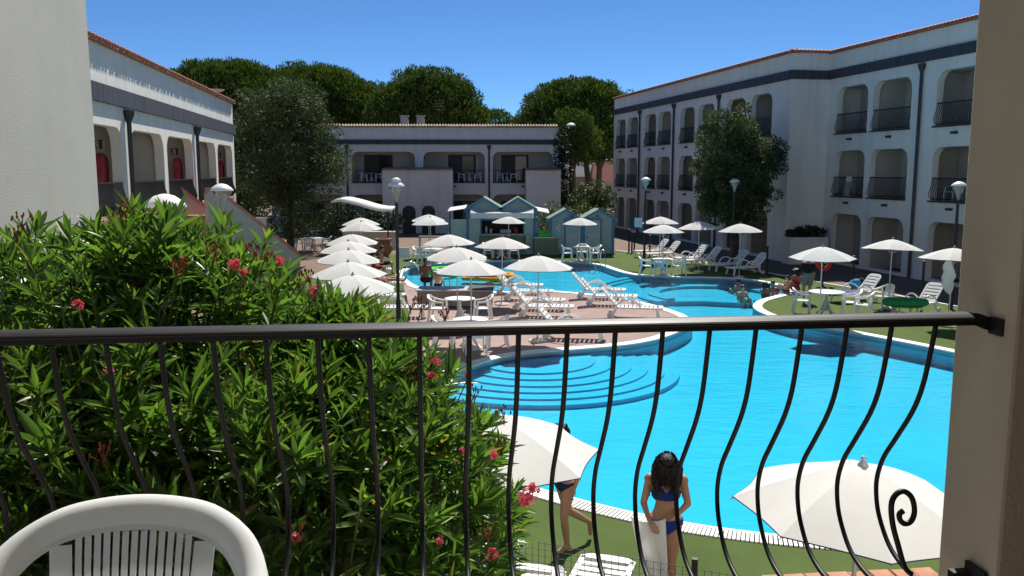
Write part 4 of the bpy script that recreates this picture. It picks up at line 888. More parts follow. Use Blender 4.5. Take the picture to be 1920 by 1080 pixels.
def seat(pl, x, y, face_x, face_y, lab, z=.014):          # chair facing the given point
    return pl((x, y, z), math.atan2(face_y - y, face_x - x) + math.pi / 2, lab)
p = PPOS[11]; tx, ty = p.x + .05, p.y + .3
TB((tx, ty, .018), .2, 'round table under the first deck parasol behind the counter side'); seat(CH, tx - .70, ty + .1, tx, ty, 'white armchair on the counter side, left of the first deck table'); seat(CH, tx + .72, ty + .15, tx, ty, 'white armchair right of the first deck table')
p = PPOS[12]; tx, ty = p.x - .02, p.y + .2
TB((tx, ty, .018), .6, 'round table under the nearest deck parasol, just above the rail'); seat(CH, tx - .72, ty + .05, tx, ty, 'white armchair left of the nearest deck table'); seat(CH, tx + .72, ty + .1, tx, ty, 'white armchair right of the nearest deck table'); seat(CH, tx + .15, ty - .75, tx, ty, 'white armchair whose legs show below the rail on the deck')
p = PPOS[15]; tx, ty = p.x + .1, p.y - .2
TB((tx, ty, .014), .1, 'round table in front of the twin hut doors'); seat(CH, tx - .75, ty, tx, ty, 'white armchair left of the hut table'); seat(CH, tx + .72, ty + .1, tx, ty, 'white armchair right of the hut table'); seat(CH, tx + .1, ty + .75, tx, ty, 'white armchair behind the hut table')
p = PPOS[17]; tx, ty = p.x, p.y + .1
TB((tx, ty, .014), .5, 'round table beside the water on the far turf'); seat(CH, tx - .75, ty + .1, tx, ty, 'white armchair left of the far turf table, by the lamp'); seat(CH, tx + .75, ty + .1, tx, ty, 'white armchair right of the far turf table'); seat(CH, tx - .2, ty - .7, tx, ty, 'white armchair in front of the far turf table')
p = PPOS[8]; tx, ty = p.x + .1, p.y + .2
TB((tx, ty, .014), .5, 'round table under the parasol pair before the dark arches'); seat(CH, tx - .75, ty + .3, tx, ty, 'rear left armchair at the parasol pair table'); seat(CH, tx - .45, ty - .6, tx, ty, 'front left armchair at the parasol pair table'); seat(CH, tx + .75, ty, tx, ty, 'right armchair at the parasol pair table')
kx, ky = -.55, 43.9
TB((kx, ky, .014), .5, 'round table below the kiosk counter'); seat(CH, kx - .7, ky + .1, kx, ky, 'left armchair below the kiosk counter'); seat(CH, kx + .7, ky, kx, ky, 'right armchair below the kiosk counter'); seat(CH, kx + .1, ky + .75, kx, ky, 'armchair between table and kiosk counter')
vt = at(1548, 590); TG((vt.x, vt.y, .014), .3, 'grey blue round table on the right turf beside the pool'); q = at(1500, 588); seat(CG, q.x, q.y, vt.x, vt.y, 'grey blue chair at the pool side of the grey table')
q = at(1597, 592); seat(CH, q.x, q.y, vt.x, vt.y, 'white armchair right of the grey blue table'); q = at(1656, 580); seat(CH, q.x, q.y, q.x - 1, q.y - .3, 'white armchair between the towel lounger and the green dinghy'); q = at(1620, 597); seat(CH, q.x, q.y, q.x - 1, q.y + .6, 'white armchair just above the rail near the blue bag')
q = at(587, 470); TG((q.x, q.y, 0), .2, 'grey table in tree shade beside the low wing'); seat(CG, q.x - .8, q.y, q.x, q.y, 'grey chair left of the shaded table'); seat(CG, q.x + .8, q.y + .1, q.x, q.y, 'grey chair right of the shaded table'); seat(CG, q.x, q.y - .8, q.x, q.y, 'grey chair in front of the shaded table')
Cm = Matrix.Translation((-15, 63.5, 0)) @ Matrix.Rotation(R(2), 4, 'Z')
for s_, y_, f_, lab in ((3.9, .75, 1, 'balcony chair at the left end of the left loggia'), (5.1, .8, -1, 'balcony chair next to the stair block in the left loggia'), (11.2, .75, 1, 'left balcony chair of the middle loggia'), (12.5, .8, -1, 'right balcony chair of the middle loggia'), (14.1, .75, 1, 'left balcony chair of the right loggia'), (15.2, .8, -1, 'balcony chair of the right loggia beside the stair block')):
    p = Cm @ Vector((s_, y_, 3.6)); CH(p, R(90 * f_), lab)
for s_, lab in ((4.5, 'balcony table of the left loggia'), (11.85, 'balcony table of the middle loggia'), (14.65, 'balcony table of the right loggia')): TB(Cm @ Vector((s_, .8, 3.6)), 0, lab)
Rm = Matrix.Translation((15.5, 42.6, 0)) @ Matrix.Rotation(aR, 4, 'Z')
for s_, lab in ((8.35, 'left striped balcony chair on the first floor beside the pillar'), (9.3, 'right striped balcony chair on the first floor beside the pillar')): CH(Rm @ Vector((s_, .7, 3.24)), aR, lab)
t = thing('hung_towel', 'pale towel hung over a first floor balcony rail of the block', 'towel', Rm @ Vector((1.9, 0, 3.29)), aR)
m = MB(); m.add([(x, y, z) for x, y, z in ((-.3, .03, .05), (.15, .03, .0), (.32, .03, .93), (-.1, .03, .93), (.32, .10, .945), (-.1, .10, .945), (.30, .13, .4), (-.1, .13, .4))], [(0, 1, 2, 3), (3, 2, 4, 5), (5, 4, 6, 7)]); o = m.build('cloth', TOWEL, t); sm = o.modifiers.new('s', 'SOLIDIFY'); sm.thickness = .01
# ------------------------------------------------------------------ kiosk and huts
def gable(m, x0, x1, y0, y1, ze, zr, over=.12, th=.06):
    xm = (x0 + x1) / 2
    for xa, xb in ((x0 - over, xm), (x1 + over, xm)):
        za = ze - over * (zr - ze) / ((x1 - x0) / 2)
        m.add([(xa, y0, za), (xb, y0, zr), (xb, y1, zr), (xa, y1, za), (xa, y0, za - th), (xb, y0, zr - th), (xb, y1, zr - th), (xa, y1, za - th)], [(0, 1, 2, 3), (4, 7, 6, 5), (0, 4, 5, 1), (3, 2, 6, 7), (0, 3, 7, 4), (1, 5, 6, 2)])
def barge(m, x0, x1, y, ze, zr, over=.12, h=.13):
    xm = (x0 + x1) / 2
    for xa in (x0 - over, x1 + over):
        za = ze - over * (zr - ze) / ((x1 - x0) / 2); m.add([(xa, y, za + .03), (xm, y, zr + .03), (xm, y, zr - h), (xa, y, za - h), (xa, y - .03, za + .03), (xm, y - .03, zr + .03), (xm, y - .03, zr - h), (xa, y - .03, za - h)], [(0, 1, 2, 3), (4, 7, 6, 5), (0, 4, 5, 1), (3, 2, 6, 7), (0, 3, 7, 4)])
KY = 46.2
k = thing('kiosk', 'teal bar kiosk with twin gables, white awning and serving hatch', 'kiosk', (-.45, KY, 0))
m = MB(); hole = [(-1.2, 1.12), (1.05, 1.12), (1.05, 1.84), (-1.2, 1.84)]
panel(m, -1.95, 1.65, -.02, 2.45, hole, .08); m.box((-1.95, 1.3, 1.2), (.08, 2.6, 2.45)); m.box((1.65, 1.3, 1.2), (.08, 2.6, 2.45)); m.box((-.15, 2.6, 1.2), (3.6, .08, 2.45)); m.build('wall', TEAL, k, fix=False)
for x0, x1 in ((-2.0, -.15), (-.15, 1.70)):
    MB().add([(x0, -.01, 2.45), (x1, -.01, 2.45), ((x0 + x1) / 2, -.01, 3.02)], [(0, 1, 2)]).build('gable_board', TEAL, k)
    m = MB(); gable(m, x0, x1, -.35, 2.9, 2.52, 3.08); m.build('roof', GREENROOF, k); m = MB(); barge(m, x0, x1, -.36, 2.52, 3.08); m.build('barge_board', BLUE, k)
for x in (-1.95, 1.66): MB().box((x, -.05, 1.25), (.14, .08, 2.5)).build('corner_post', BLUE, k)
for x0, x1 in ((-1.88, -1.28), (1.12, 1.58)): MB().box(((x0 + x1) / 2, -.03, 1.3), (x1 - x0, .03, 1.3)).build('side_panel', TEAL_PALE, k)
m = MB()
for x in (-1.23, 1.08): m.box((x, -.04, 1.48), (.06, .06, .8))
m.box((-.07, -.04, 1.87), (2.37, .06, .06)); m.build('hatch_frame', BLUE, k)
MB().box((-.07, -.14, 1.08), (2.6, .34, .06)).build('counter', TEAL_PALE, k); MB().box((-.07, -.03, .55), (2.5, .03, .95)).build('counter_front', GREENROOF, k)
MB().box((0, 2.2, 1.2), (3.4, .05, 2.3)).build('inner_wall', DARKDOOR, k)
for x, z, w_, h_ in ((-.95, 1.3, .12, .34), (-.7, 1.24, .14, .22), (.1, 1.22, .6, .18), (.65, 1.28, .2, .3)): MB().box((x, .45, z), (w_, .2, h_)).build('bar_item', PLASTIC_GREY if x < .5 else C_RED, k)
m = MB(); xs = np.linspace(-1.75, 1.60, 13)                       # awning: zigzag top edge, drooping valance
for i in range(12):
    f = lambda x: 2.40 + .10 * (abs(((x + 1.75) / 1.675) % 2 - 1) * 2 - 1) if True else 0
    a_, b_ = xs[i], xs[i + 1]; m.add([(a_, -.42, f(a_)), (b_, -.42, f(b_)), (b_, -.95, 2.28), (a_, -.95, 2.28), (b_, -.97, 2.00), (a_, -.97, 2.00)], [(0, 1, 2, 3), (3, 2, 4, 5)])
o = m.build('awning', TOWEL, k); sm = o.modifiers.new('s', 'SOLIDIFY'); sm.thickness = .015
for x0, x1, z0, z1 in ((-3.0, -2.05, 2.48, 2.62), (1.75, 2.45, 2.52, 2.38)):
    m = MB(); m.add([(x0, -.4, z0 - .12), (x1, -.4, z1 - .12), (x1, 1.6, z1), (x0, 1.6, z0)], [(0, 1, 2, 3)]); o = m.build('side_canopy', TOWEL, k); sm = o.modifiers.new('s', 'SOLIDIFY'); sm.thickness = .02
MB().box((-2.45, .0, .95), (.95, .06, 1.9)).build('side_screen', TEAL_PALE, k); MB().box((-2.9, -.0, 1.2), (.06, .08, 2.4)).build('canopy_post', BLACK, k)
wl2 = thing('low_wall', 'low grey green wall between kiosk and huts', 'wall', (1.85, 46.0, 0)); MB().box((0, 0, .45), (1.3, .5, .9)).build('wall', GREENROOF, wl2); MB().box((0, 0, .925), (1.4, .6, .05)).build('cap', TEAL_PALE, wl2)
t = thing('inflatable', 'bright green folded inflatable on the low kiosk wall', 'inflatable', (1.75, 45.9, .95)); m = MB(); m.ball((0, 0, .12), (.42, .2, .12), 14); m.ball((-.12, 0, .26), (.25, .16, .12), 12); m.ball((.22, .02, .2), (.22, .18, .1), 12); m.build('body', C_LIME, t, 60); MB().box((0, -.02, .0), (.95, .4, .03)).build('board', PLASTIC, t)
def hut(x, lab, decor):
    h = thing('beach_hut', lab, 'hut', (x, 45.9, 0)); Wd = .86
    m = MB(); m.box((0, .9, .98), (Wd * 2, 1.8, 1.96)); m.build('wall', TEAL, h)
    MB().add([(-Wd, -.002, 1.96), (Wd, -.002, 1.96), (0, -.002, 2.44)], [(0, 1, 2)]).build('gable_board', TEAL, h)
    m = MB(); gable(m, -Wd, Wd, -.30, 2.0, 1.98, 2.46, .16); m.build('roof', GREENROOF, h); m = MB(); barge(m, -Wd, Wd, -.31, 1.98, 2.46, .16, .10); m.build('barge_board', BLUE, h)
    for s in (-1, 1): MB().box((s * (Wd - .06), -.03, .98), (.14, .06, 1.96)).build('corner_post', BLUE, h)
    c = .42 if decor else -.30
    d = MB().box((c, -.03, .93), (.80, .05, 1.80)).build('door', TEAL_PALE, h); MB().box((c + (.30 if decor else -.30) * 1, -.07, .95), (.04, .05, .14)).build('handle', BLACK, d); MB().box((c, -.062, 1.42), (.62, .012, .5)).build('door_panel', TEAL, d)
    for s in (-1, 1): MB().box((c + s * .44, -.04, .95), (.07, .07, 1.9)).build('door_frame', BLUE, h)
    MB().box((c, -.045, 1.93), (.98, .08, .06)).build('door_lintel', BLUE, h)
    m = MB()
    for i, (dx, hh) in enumerate(((-.10, .13), (.0, .12), (.10, .13)) if decor else ((.34, .13), (.42, .12))):   # small raised numerals
        if i == 0: m.box((c - .12 + dx, -.02, 2.08), (.03, .02, hh))
        else:
            for bx in ((-.03, 0, .015, hh), (.03, 0, .015, hh), (0, hh / 2, .07, .015), (0, -hh / 2, .07, .015)): m.box((c - .12 + dx + bx[0], -.02, 2.08 + bx[1]), (bx[2], .02, bx[3]))
    m.build('numerals', NAVY, h)
    if decor:
        m = MB()
        for zz, w_, dx in ((1.55, .10, .06), (1.42, .16, .0), (1.30, .08, .08), (.95, .10, .06), (.82, .20, -.04), (.70, .12, .06), (.55, .16, .02), (.42, .14, .06), (.30, .06, .1)): m.ball((-.42 + dx, -.03, zz), (w_ * .55, .02, .06), 8)
        m.build('painted_decor', PLASTIC, h, 60)
    MB().box((0, .9, .03), (Wd * 2 + .1, 1.9, .07)).build('plinth', DARKCH, h)
    return h
hut(2.88, 'left of the twin teal huts with white painted decor beside its door', True); hut(4.64, 'right of the twin teal huts with green roof, nearest the paved walk', False)

# white shade canopy, pot, low wall near the low wing -----------------
sh = thing('shade_canopy', 'white wavy shade canopy left of the double capped lamp', 'canopy', (-8.2, 48, 0))
m = MB(); K = 18
pts = [at_y(px, py, 48) - Vector((-8.2, 48, 0)) for px, py in ((628, 376), (645, 374), (660, 376), (680, 381), (700, 387), (718, 391), (737, 392))]; pts = smooth_curve(pts, 3, False)
vs = [(p.x, y, p.z + (.0 if y < 0 else .12)) for p in pts for y in (-1.2, 1.2)]; m.add(vs, [(2 * i, 2 * i + 2, 2 * i + 3, 2 * i + 1) for i in range(len(pts) - 1)]); o = m.build('cloth', TOWEL, sh, 60); sm = o.modifiers.new('s', 'SOLIDIFY'); sm.thickness = .10
for i in (1, len(pts) - 2):
    for y in (-1.1, 1.1): MB().tube([(pts[i].x, y, 0), (pts[i].x, y, pts[i].z)], .04, 8).build('post', BLACK, sh)
q = at(719, 482); pt = thing('clay_pot', 'round clay pot beside the low grey wall and lamp post', 'pot', (q.x, q.y, 0)); MB().lathe([(.22, 0), (.42, .25), (.50, .5), (.42, .75), (.34, .85), (.44, .92), (.44, .97), (.3, .97), (.3, .8), (0, .78)], 22).build('pot', CLAY, pt, 40)
q = at(690, 470); lw = thing('low_wall', 'low grey garden wall behind the clay pot', 'wall', (q.x, q.y + .6, 0)); MB().box((0, 0, .5), (3.0, .3, 1.0)).build('wall', INNER_WALL, lw); MB().box((0, 0, 1.03), (3.1, .4, .06)).build('cap', COPING, lw)
q = at_y(500, 450, 47.0); gp = thing('gate_pillar', 'short pale gate pillar beside the stair foot', 'pillar', (q.x - .2, 47, 0)); MB().box((0, 0, .95), (.55, .4, 1.9)).build('shaft', INNER_WALL, gp); MB().box((0, 0, 1.94), (.7, .55, .08)).build('cap', COPING, gp)
dk = thing('sideboard', 'dark serving table with white legs under the parasol pair', 'table', (-4.2, 47.6, 0)); MB().box((0, 0, .85), (2.0, .6, .06)).build('table_top', DARKDOOR, dk)
for x in (-.95, .95):
    for y in (-.25, .25): MB().box((x, y, .41), (.06, .06, .82)).build('leg', PLASTIC_GREY, dk)
MB().box((0, .0, .25), (1.9, .5, .04)).build('shelf', PLASTIC_GREY, dk)

# brown counter on the deck ------------------------------------------
c0 = at(853, 578); ct = thing('deck_counter', 'low brown box counter with dark top at the small basin edge', 'counter', (c0.x, c0.y + .45, .018), R(-2))
MB().box((0, 0, .30), (2.45, .95, .48)).build('body', mat('taupe_panel', (.26, .20, .17), .8, .08), ct); MB().box((0, 0, .03), (2.3, .85, .06)).build('plinth', DARKCH, ct); MB().box((0, 0, .565), (2.55, 1.05, .045)).build('top', mat('grey_top', (.30, .30, .31), .5, .1), ct); MB().box((.85, .05, .60), (.85, .9, .02)).build('dark_mat', DARKCH, ct)

# bollards, lifebuoy, handrails ---------------------------------------
BO = None
for px, py, h, lab in ((1179, 474, 1.25, 'first of the three black posts beside the huts walk'), (1184.5, 475, 1.15, 'middle of the three black posts beside the huts walk'), (1189, 473, 1.1, 'last of the three black posts beside the huts walk'), (1218, 481, 1.1, 'single black post behind the far turf lamp'), (1437, 515, 1.2, 'black post at the turf edge near the round tree'), (1598, 546, 1.3, 'black post between lifebuoy and leaning parasol'), (1728, 563, 1.35, 'black post behind the upright lounger')):
    p = at(px, py); t = thing('fence_post', lab, 'post', (p.x, p.y, 0), group='black posts along the turf'); MB().tube([(0, 0, 0), (0, 0, h)], .045, 8).build('shaft', BLACK, t); MB().lathe([(.05, 0), (.055, .04), (0, .07)], 8, (0, 0, h - .01)).build('cap', BLACK, t)
p = at(1541, 535); t = thing('lifebuoy_stand', 'red lifebuoy on a black post beside the standing person', 'lifebuoy', (p.x, p.y, 0)); MB().tube([(0, 0, 0), (0, 0, 1.3)], .06, 8).build('post', BLACK, t)
rg = [(.27 * math.cos(a), -.1, 1.0 + .34 * math.sin(a)) for a in [6.283 * i / 24 for i in range(24)]]; rb = MB().tube(rg, .085, 10, True).build('ring', RING, t, 60)
MB().tube(smooth_curve([(.36 * math.cos(a), -.12, 1.0 + .43 * math.sin(a)) for a in (.3, .9, 1.5, 2.1, 2.8)], 3, False), .012, 5).build('rope', PLASTIC, rb)
for px, py, lab, rz in ((1122, 500, 'steel pool handrails at the far edge beside the huts', R(10)), (766, 528, 'steel pool handrails at the small basin beside the lamp', R(-70))):
    p = at(px, py); t = thing('pool_handrail', lab, 'handrail', (p.x, p.y, 0), rz)
    for x in (-.25, .25): MB().tube(smooth_curve([(x, .55, 0), (x, .5, .45), (x, .25, .78), (x, -.05, .72), (x, -.3, .3), (x, -.38, -.5)], 4, False), .02, 8).build('rail', CHROME, t, 60)

# fence, brick edge ------------------------------------------------------
fa, fb_ = at(975, 1010, 1.0), at(1392, 1080, 1.0); fd = (fb_ - fa); fl = fd.length; fz = math.atan2(fd.y, fd.x)
fe = thing('wire_fence', 'black wire mesh fence in front of the near loungers', 'fence', (fa.x, fa.y, 0), fz)
m = MB(); L0 = -1.5
for i in range(int((fl - L0) / .065) + 1): x = L0 + i * .065; m.box((x, 0, .5), (.004, .004, 1.0))
for j in range(15): m.box(((fl + L0) / 2, .004, .08 + j * .065), (fl - L0, .004, .004))
m.build('mesh', BLACK, fe)['kind'] = 'stuff'
for x in (L0, fl * .80): MB().box((x, .02, .54), (.05, .05, 1.08)).build('post', BLACK, fe)
pa, pb = at(1425, 1078, .45), at(1745, 1063, .45); bd = pb - pa; bl = bd.length; bz = math.atan2(bd.y, bd.x)
bw = thing('brick_edge', 'row of terracotta bricks topping the low planter below the railing', 'wall', (pa.x, pa.y, 0), bz)
MB().box((bl / 2, -.20, .19), (bl + .3, .36, .38)).build('wall', INNER_WALL, bw)
nbk = 8; b0 = None
for i in range(nbk):
    if b0 is None: b0 = MB().box((0, 0, 0), (bl / nbk - .012, .40, .07)).build('brick', BRICK, bw); o = b0; bv = o.modifiers.new('bevel', 'BEVEL'); bv.width = .012; bv.segments = 2
    else: o = b0.copy(); COL.objects.link(o)
    o.location = ((i + .5) * bl / nbk, -.20 + random.uniform(-.012, .012), .418 + random.uniform(-.006, .006)); o.rotation_euler = (random.uniform(-.02, .02), random.uniform(-.02, .02), random.uniform(-.04, .04))

# ------------------------------------------------------------------ people
def base_pose():
    return dict(pelvis=(0, 0, .93), waist=(0, -.01, 1.06), chest=(0, 0, 1.25), neck=(0, .01, 1.40), head=(0, -.015, 1.55), shl=(.165, .01, 1.36), shr=(-.165, .01, 1.36), ell=(.215, .03, 1.09), elr=(-.215, .03, 1.09), wrl=(.22, -.06, .86), wrr=(-.22, -.06, .86),
                hpl=(.085, 0, .90), hpr=(-.085, 0, .90), knl=(.09, -.02, .49), knr=(-.09, -.02, .49), anl=(.09, .02, .08), anr=(-.09, .02, .08), tol=(.10, -.15, .025), tor=(-.10, -.15, .025))
def human(name, label, loc, rz, pose, skin, hair=HAIR, voxel=.022, fem=True, clothes=(), hands=False, hairlen=.10, parts=('legs', 'arms'), scale=1.0, fingers=None):
    t = thing(name, label, 'person', loc, rz); J = base_pose(); J.update(pose); J = {k_: Vector(v) for k_, v in J.items()}
    m = MB(); n_ = 12
    side = (J['shl'] - J['shr']).normalized(); upb = (J['chest'] - J['pelvis']).normalized(); fr = side.cross(upb).normalized()
    Rb = Matrix((side, -fr, upb)).transposed()           # columns: side, back, up   (front is -y in base pose)
    m.ball(J['pelvis'], (.155, .105, .115), 16, Rb); m.cone(J['hpl'] + upb * .02, J['hpr'] + upb * .02, .10, .10, n_)
    m.ball(J['pelvis'] * .5 + J['waist'] * .5, (.135, .092, .12), 16, Rb); m.ball(J['waist'], (.115, .085, .12), 16, Rb); m.ball(J['chest'], (.15, .10, .17), 16, Rb); m.cone(J['shl'], J['shr'], .062, .062, n_); m.cone(J['chest'] + upb * .08, J['neck'], .085, .05, n_)
    if fem:
        for s in (-1, 1): m.ball(J['chest'] + side * s * .07 + fr * .075 - upb * .005, (.06, .055, .062), 12, Rb)
    m.cone(J['neck'] - upb * .02, J['head'] - (J['head'] - J['neck']) * .35, .048, .045, n_)
    hd = (J['head'] - J['neck']).normalized(); hs = side; hf = hs.cross(hd).normalized(); Rh = Matrix((hs, -hf, hd)).transposed()
    m.ball(J['head'] + hd * .02, (.075, .092, .105), 16, Rh); m.ball(J['head'] - hd * .055 + hf * .03, (.052, .055, .055), 12, Rh); m.ball(J['head'] - hd * .01 + hf * .098, (.013, .018, .02), 8, Rh)
    for s in (-1, 1): m.ball(J['head'] + hs * s * .076 - hd * .005, (.012, .02, .03), 8, Rh)
    if 'arms' in parts:
        for q in 'lr':
            S, E, Wr = J['sh' + q], J['el' + q], J['wr' + q]; m.cone(S, E, .048, .036, n_); m.cone(E, Wr, .036, .024, n_); d = (Wr - E).normalized()
            fd_ = Vector(fingers[q]).normalized() if fingers else d; pn = fd_.cross(side); pn = pn.normalized() if pn.length > .1 else Vector((0, 0, 1)); sdv = fd_.cross(pn).normalized()
            m.cone(Wr, Wr + fd_ * .07, .026, .026, 8); m.ball(Wr + fd_ * .05, (.036, .036, .020), 10)
            if hands:
                curl = pn * (-.35)
                for i, (off, ln) in enumerate(((-.027, .075), (-.009, .085), (.009, .08), (.026, .062))):
                    a0 = Wr + fd_ * .08 + sdv * off; a1 = a0 + (fd_ + curl * .4).normalized() * ln * .45; a2 = a1 + (fd_ + curl * 1.6).normalized() * ln * .35; a3 = a2 + (fd_ * .6 + curl * 2.4).normalized() * ln * .25; m.cone(a0, a1, .0095, .009, 6); m.cone(a1, a2, .009, .0085, 6); m.cone(a2, a3, .0085, .0075, 6)
                a0 = Wr + fd_ * .03 - sdv * .03; a1 = a0 + (fd_ * .7 - sdv * .7).normalized() * .035; a2 = a1 + (fd_ - sdv * .15).normalized() * .03; m.cone(a0, a1, .012, .011, 6); m.cone(a1, a2, .011, .009, 6)
            else: m.ball(Wr + fd_ * .10, (.032, .032, .022), 8)
    if 'legs' in parts:
        for q in 'lr':
            Hh, K_, An, To = J['hp' + q], J['kn' + q], J['an' + q], J['to' + q]; m.cone(Hh, Hh.lerp(K_, .5), .093, .078, n_); m.cone(Hh.lerp(K_, .5), K_, .078, .054, n_); bk = (K_ - Hh).cross(side).normalized()
            m.cone(K_, K_.lerp(An, .3), .052, .053, n_); m.cone(K_.lerp(An, .3), An, .053, .034, n_); hl = An + (An - To).normalized() * .04; hl.z = min(hl.z, An.z - .03) if To.z < An.z else hl.z; m.cone(An, hl, .034, .03, 8); m.cone(An, To, .036, .028, 10); m.cone(hl, To, .028, .026, 8)
    raw = m.build('raw', None, None, fix=False); md = raw.modifiers.new('r', 'REMESH'); md.mode = 'VOXEL'; md.voxel_size = voxel; s_ = raw.modifiers.new('s', 'SMOOTH'); s_.factor = .5; s_.iterations = 4 if voxel > .015 else 7
    bpy.context.view_layer.update(); me = evaluated(raw, 'body'); bpy.data.objects.remove(raw)
    me.materials.clear(); me.materials.append(skin); shade(me, 180); body = bpy.data.objects.new('body', me); COL.objects.link(body); body.parent = t
    vco = np.empty(len(me.vertices) * 3); me.vertices.foreach_get('co', vco); vco = vco.reshape(-1, 3)
    vn = np.array([v.normal[:] for v in me.vertices])
    B = np.array([list(side), list(-fr), list(upb)])
    for cname, cm, rule, off in clothes:                 # garments follow the body surface
        keep = rule(vco, J, (vco - np.array(J['pelvis'])) @ B.T); fs = [tuple(p.vertices) for p in me.polygons if all(keep[i] for i in p.vertices)]
        if not fs: continue
        used = sorted({i for f in fs for i in f}); mp = {v: i for i, v in enumerate(used)}
        g = bpy.data.meshes.new(cname); g.from_pydata([tuple(vco[i] + vn[i] * off) for i in used], [], [tuple(mp[i] for i in f) for f in fs]); g.materials.append(cm); shade(g, 180)
        o = bpy.data.objects.new(cname, g); COL.objects.link(o); o.parent = t; sm = o.modifiers.new('s', 'SOLIDIFY'); sm.thickness = .004; sm.offset = -.5
    if hair:
        m = MB(); m.ball(J['head'] + hd * .035 - hf * .012, (.088, .104, .102), 16, Rh)
        if hairlen > .15:
            m.ball(J['head'] + hd * .03 - hf * .02, (.105, .115, .112), 16, Rh)
            fine = voxel < .015
            for i in range(620 if fine else 60):
                a = random.uniform(-3.14, 3.14); c0_ = J['head'] + hd * random.uniform(.0, .135) + (hs * math.sin(a) * .092 - hf * math.cos(a) * .102); Lh = hairlen * random.uniform(.6, 1.12) * (1 - .45 * (math.cos(a) < -.8)); wv = a * 3 + random.uniform(-.5, .5); am = random.uniform(.006, .018); rr_ = .0052 if fine else .02
                pts = [c0_ + (hs * math.sin(wv + q * 1.1) - hf * math.cos(wv + q * 1.3)) * am * min(1, q / 2) + (hs * math.sin(a) * .050 - hf * math.cos(a) * .03) * math.sin(q * .40) - Vector((0, 0, Lh * q / 7)) for q in range(8)]
                if fine: pts = smooth_curve(pts, 2, False)
                k_ = len(pts); m.tube(pts, [rr_ * (1 - .75 * (q / (k_ - 1)) ** 2) for q in range(k_)], 4)
        raw = m.build('hair', hair, t, 60, fix=False)
        if hairlen <= .15 or voxel > .015:
            md = raw.modifiers.new('r', 'REMESH'); md.mode = 'VOXEL'; md.voxel_size = voxel * .9; md.use_smooth_shade = True
            if hairlen > .15:
                bpy.context.view_layer.update(); g = evaluated(raw, 'hair'); raw.modifiers.clear(); raw.data = g
            lo = J['head'] - hd * .0
            if hairlen <= .15:
                bpy.context.view_layer.update(); g = evaluated(raw, 'hair'); raw.modifiers.clear(); b = bmesh.new(); b.from_mesh(g); kill = [v for v in b.verts if (v.co - lo).dot(hd) < -.02 - .06 * ((v.co - lo).dot(-hf) > 0) or ((v.co - lo).dot(hf) > .05 and (v.co - lo).dot(hd) < .065)]; bmesh.ops.delete(b, geom=kill, context='VERTS'); b.to_mesh(g); b.free(); raw.data = g
        if not raw.data.materials: raw.data.materials.append(hair)
    if scale != 1.0: t.scale = (scale,) * 3
    return t, J
# garment rules: (world-local coords, joints, body-frame coords relative to pelvis)
def brief(v, J, b): return (b[:, 2] < .035) & (b[:, 2] > -.16 + np.abs(b[:, 0]) * .85) & (np.abs(b[:, 0]) < .2) & (np.abs(b[:, 1]) < .15)
def bra(v, J, b):
    z0 = (J['chest'] - J['pelvis']).length; z = b[:, 2] - z0; x = np.abs(b[:, 0]); front = b[:, 1] < .0
    cup = front & (z < .075 - np.abs(x - .075) * .9) & (z > -.085) & (x < .145)
    band = (z > -.085) & (z < -.04) & (x < .17); strap = (np.abs(x - .085) < .011) & (z > 0) & (z < .19); return (cup | band | strap) & (z < .22) & (x < .17) & (np.abs(b[:, 1]) < .16)
def shirt(v, J, b): z1 = (J['neck'] - J['pelvis']).length - .03; arm = np.abs(b[:, 0]); return (b[:, 2] > .0) & (b[:, 2] < z1) & ((arm < .20) | (b[:, 2] > z1 - .30))
def shorts(v, J, b): return (b[:, 2] < .10) & (b[:, 2] > -.34) & (np.abs(b[:, 0]) < .2)
def trunks(v, J, b): return (b[:, 2] < .06) & (b[:, 2] > -.16) & (np.abs(b[:, 0]) < .22)
def kneeshorts(v, J, b): kz = min(J['knl'].z, J['knr'].z); return (np.linalg.norm(v - np.array(J['pelvis']), axis=1) < .40) & (b[:, 2] < .08)

# woman in blue bikini drying herself
p = at(1243, 1135); W1 = (p.x, p.y, .012)
wm, J = human('person', 'woman in a royal blue bikini holding a white towel, head bent down', W1, R(-8), dict(head=(0, -.085, 1.52), neck=(0, -.005, 1.40), chest=(0, -.01, 1.25), shl=(.165, -.005, 1.36), shr=(-.165, -.005, 1.36), ell=(.225, -.02, 1.12), wrl=(.06, -.20, 1.02), elr=(-.225, -.05, 1.12), wrr=(-.17, -.25, 1.02),
    hpl=(.085, 0, .90), hpr=(-.085, 0, .90), knl=(.075, -.015, .49), knr=(-.085, -.08, .50), anl=(.075, .03, .08), anr=(-.10, .03, .08), tol=(.09, -.14, .025), tor=(-.12, -.14, .025)),
    SKIN1, voxel=.0085, clothes=(('bikini_top', C_BLUE, bra, .006), ('bikini_bottom', C_BLUE, brief, .005)), hands=True, hairlen=.30, fingers=dict(l=(-.85, -.35, .1), r=(.45, -.5, -.5)))
tw = thing('towel', 'white towel held in front of the woman in the blue bikini', 'towel', W1, R(-8))
m = MB(); NX, NZ = 22, 16; vs = []
for j in range(NZ + 1):
    f = j / NZ
    for i in range(NX + 1):
        u = i / NX; wd = .34 - .10 * f; x = -.06 - wd * (u - .0) + .10 * f * .3 + .03; y = -.285 - .035 * math.sin(u * 12 + f * 1.5) * (.4 + .6 * f) - .02 * f; vs.append((x + .02 * f + .02, y, 1.06 - .05 * math.sin(u * 3.0) - f * (.66 - .10 * (u - .5) + .02 * math.sin(u * 9))))
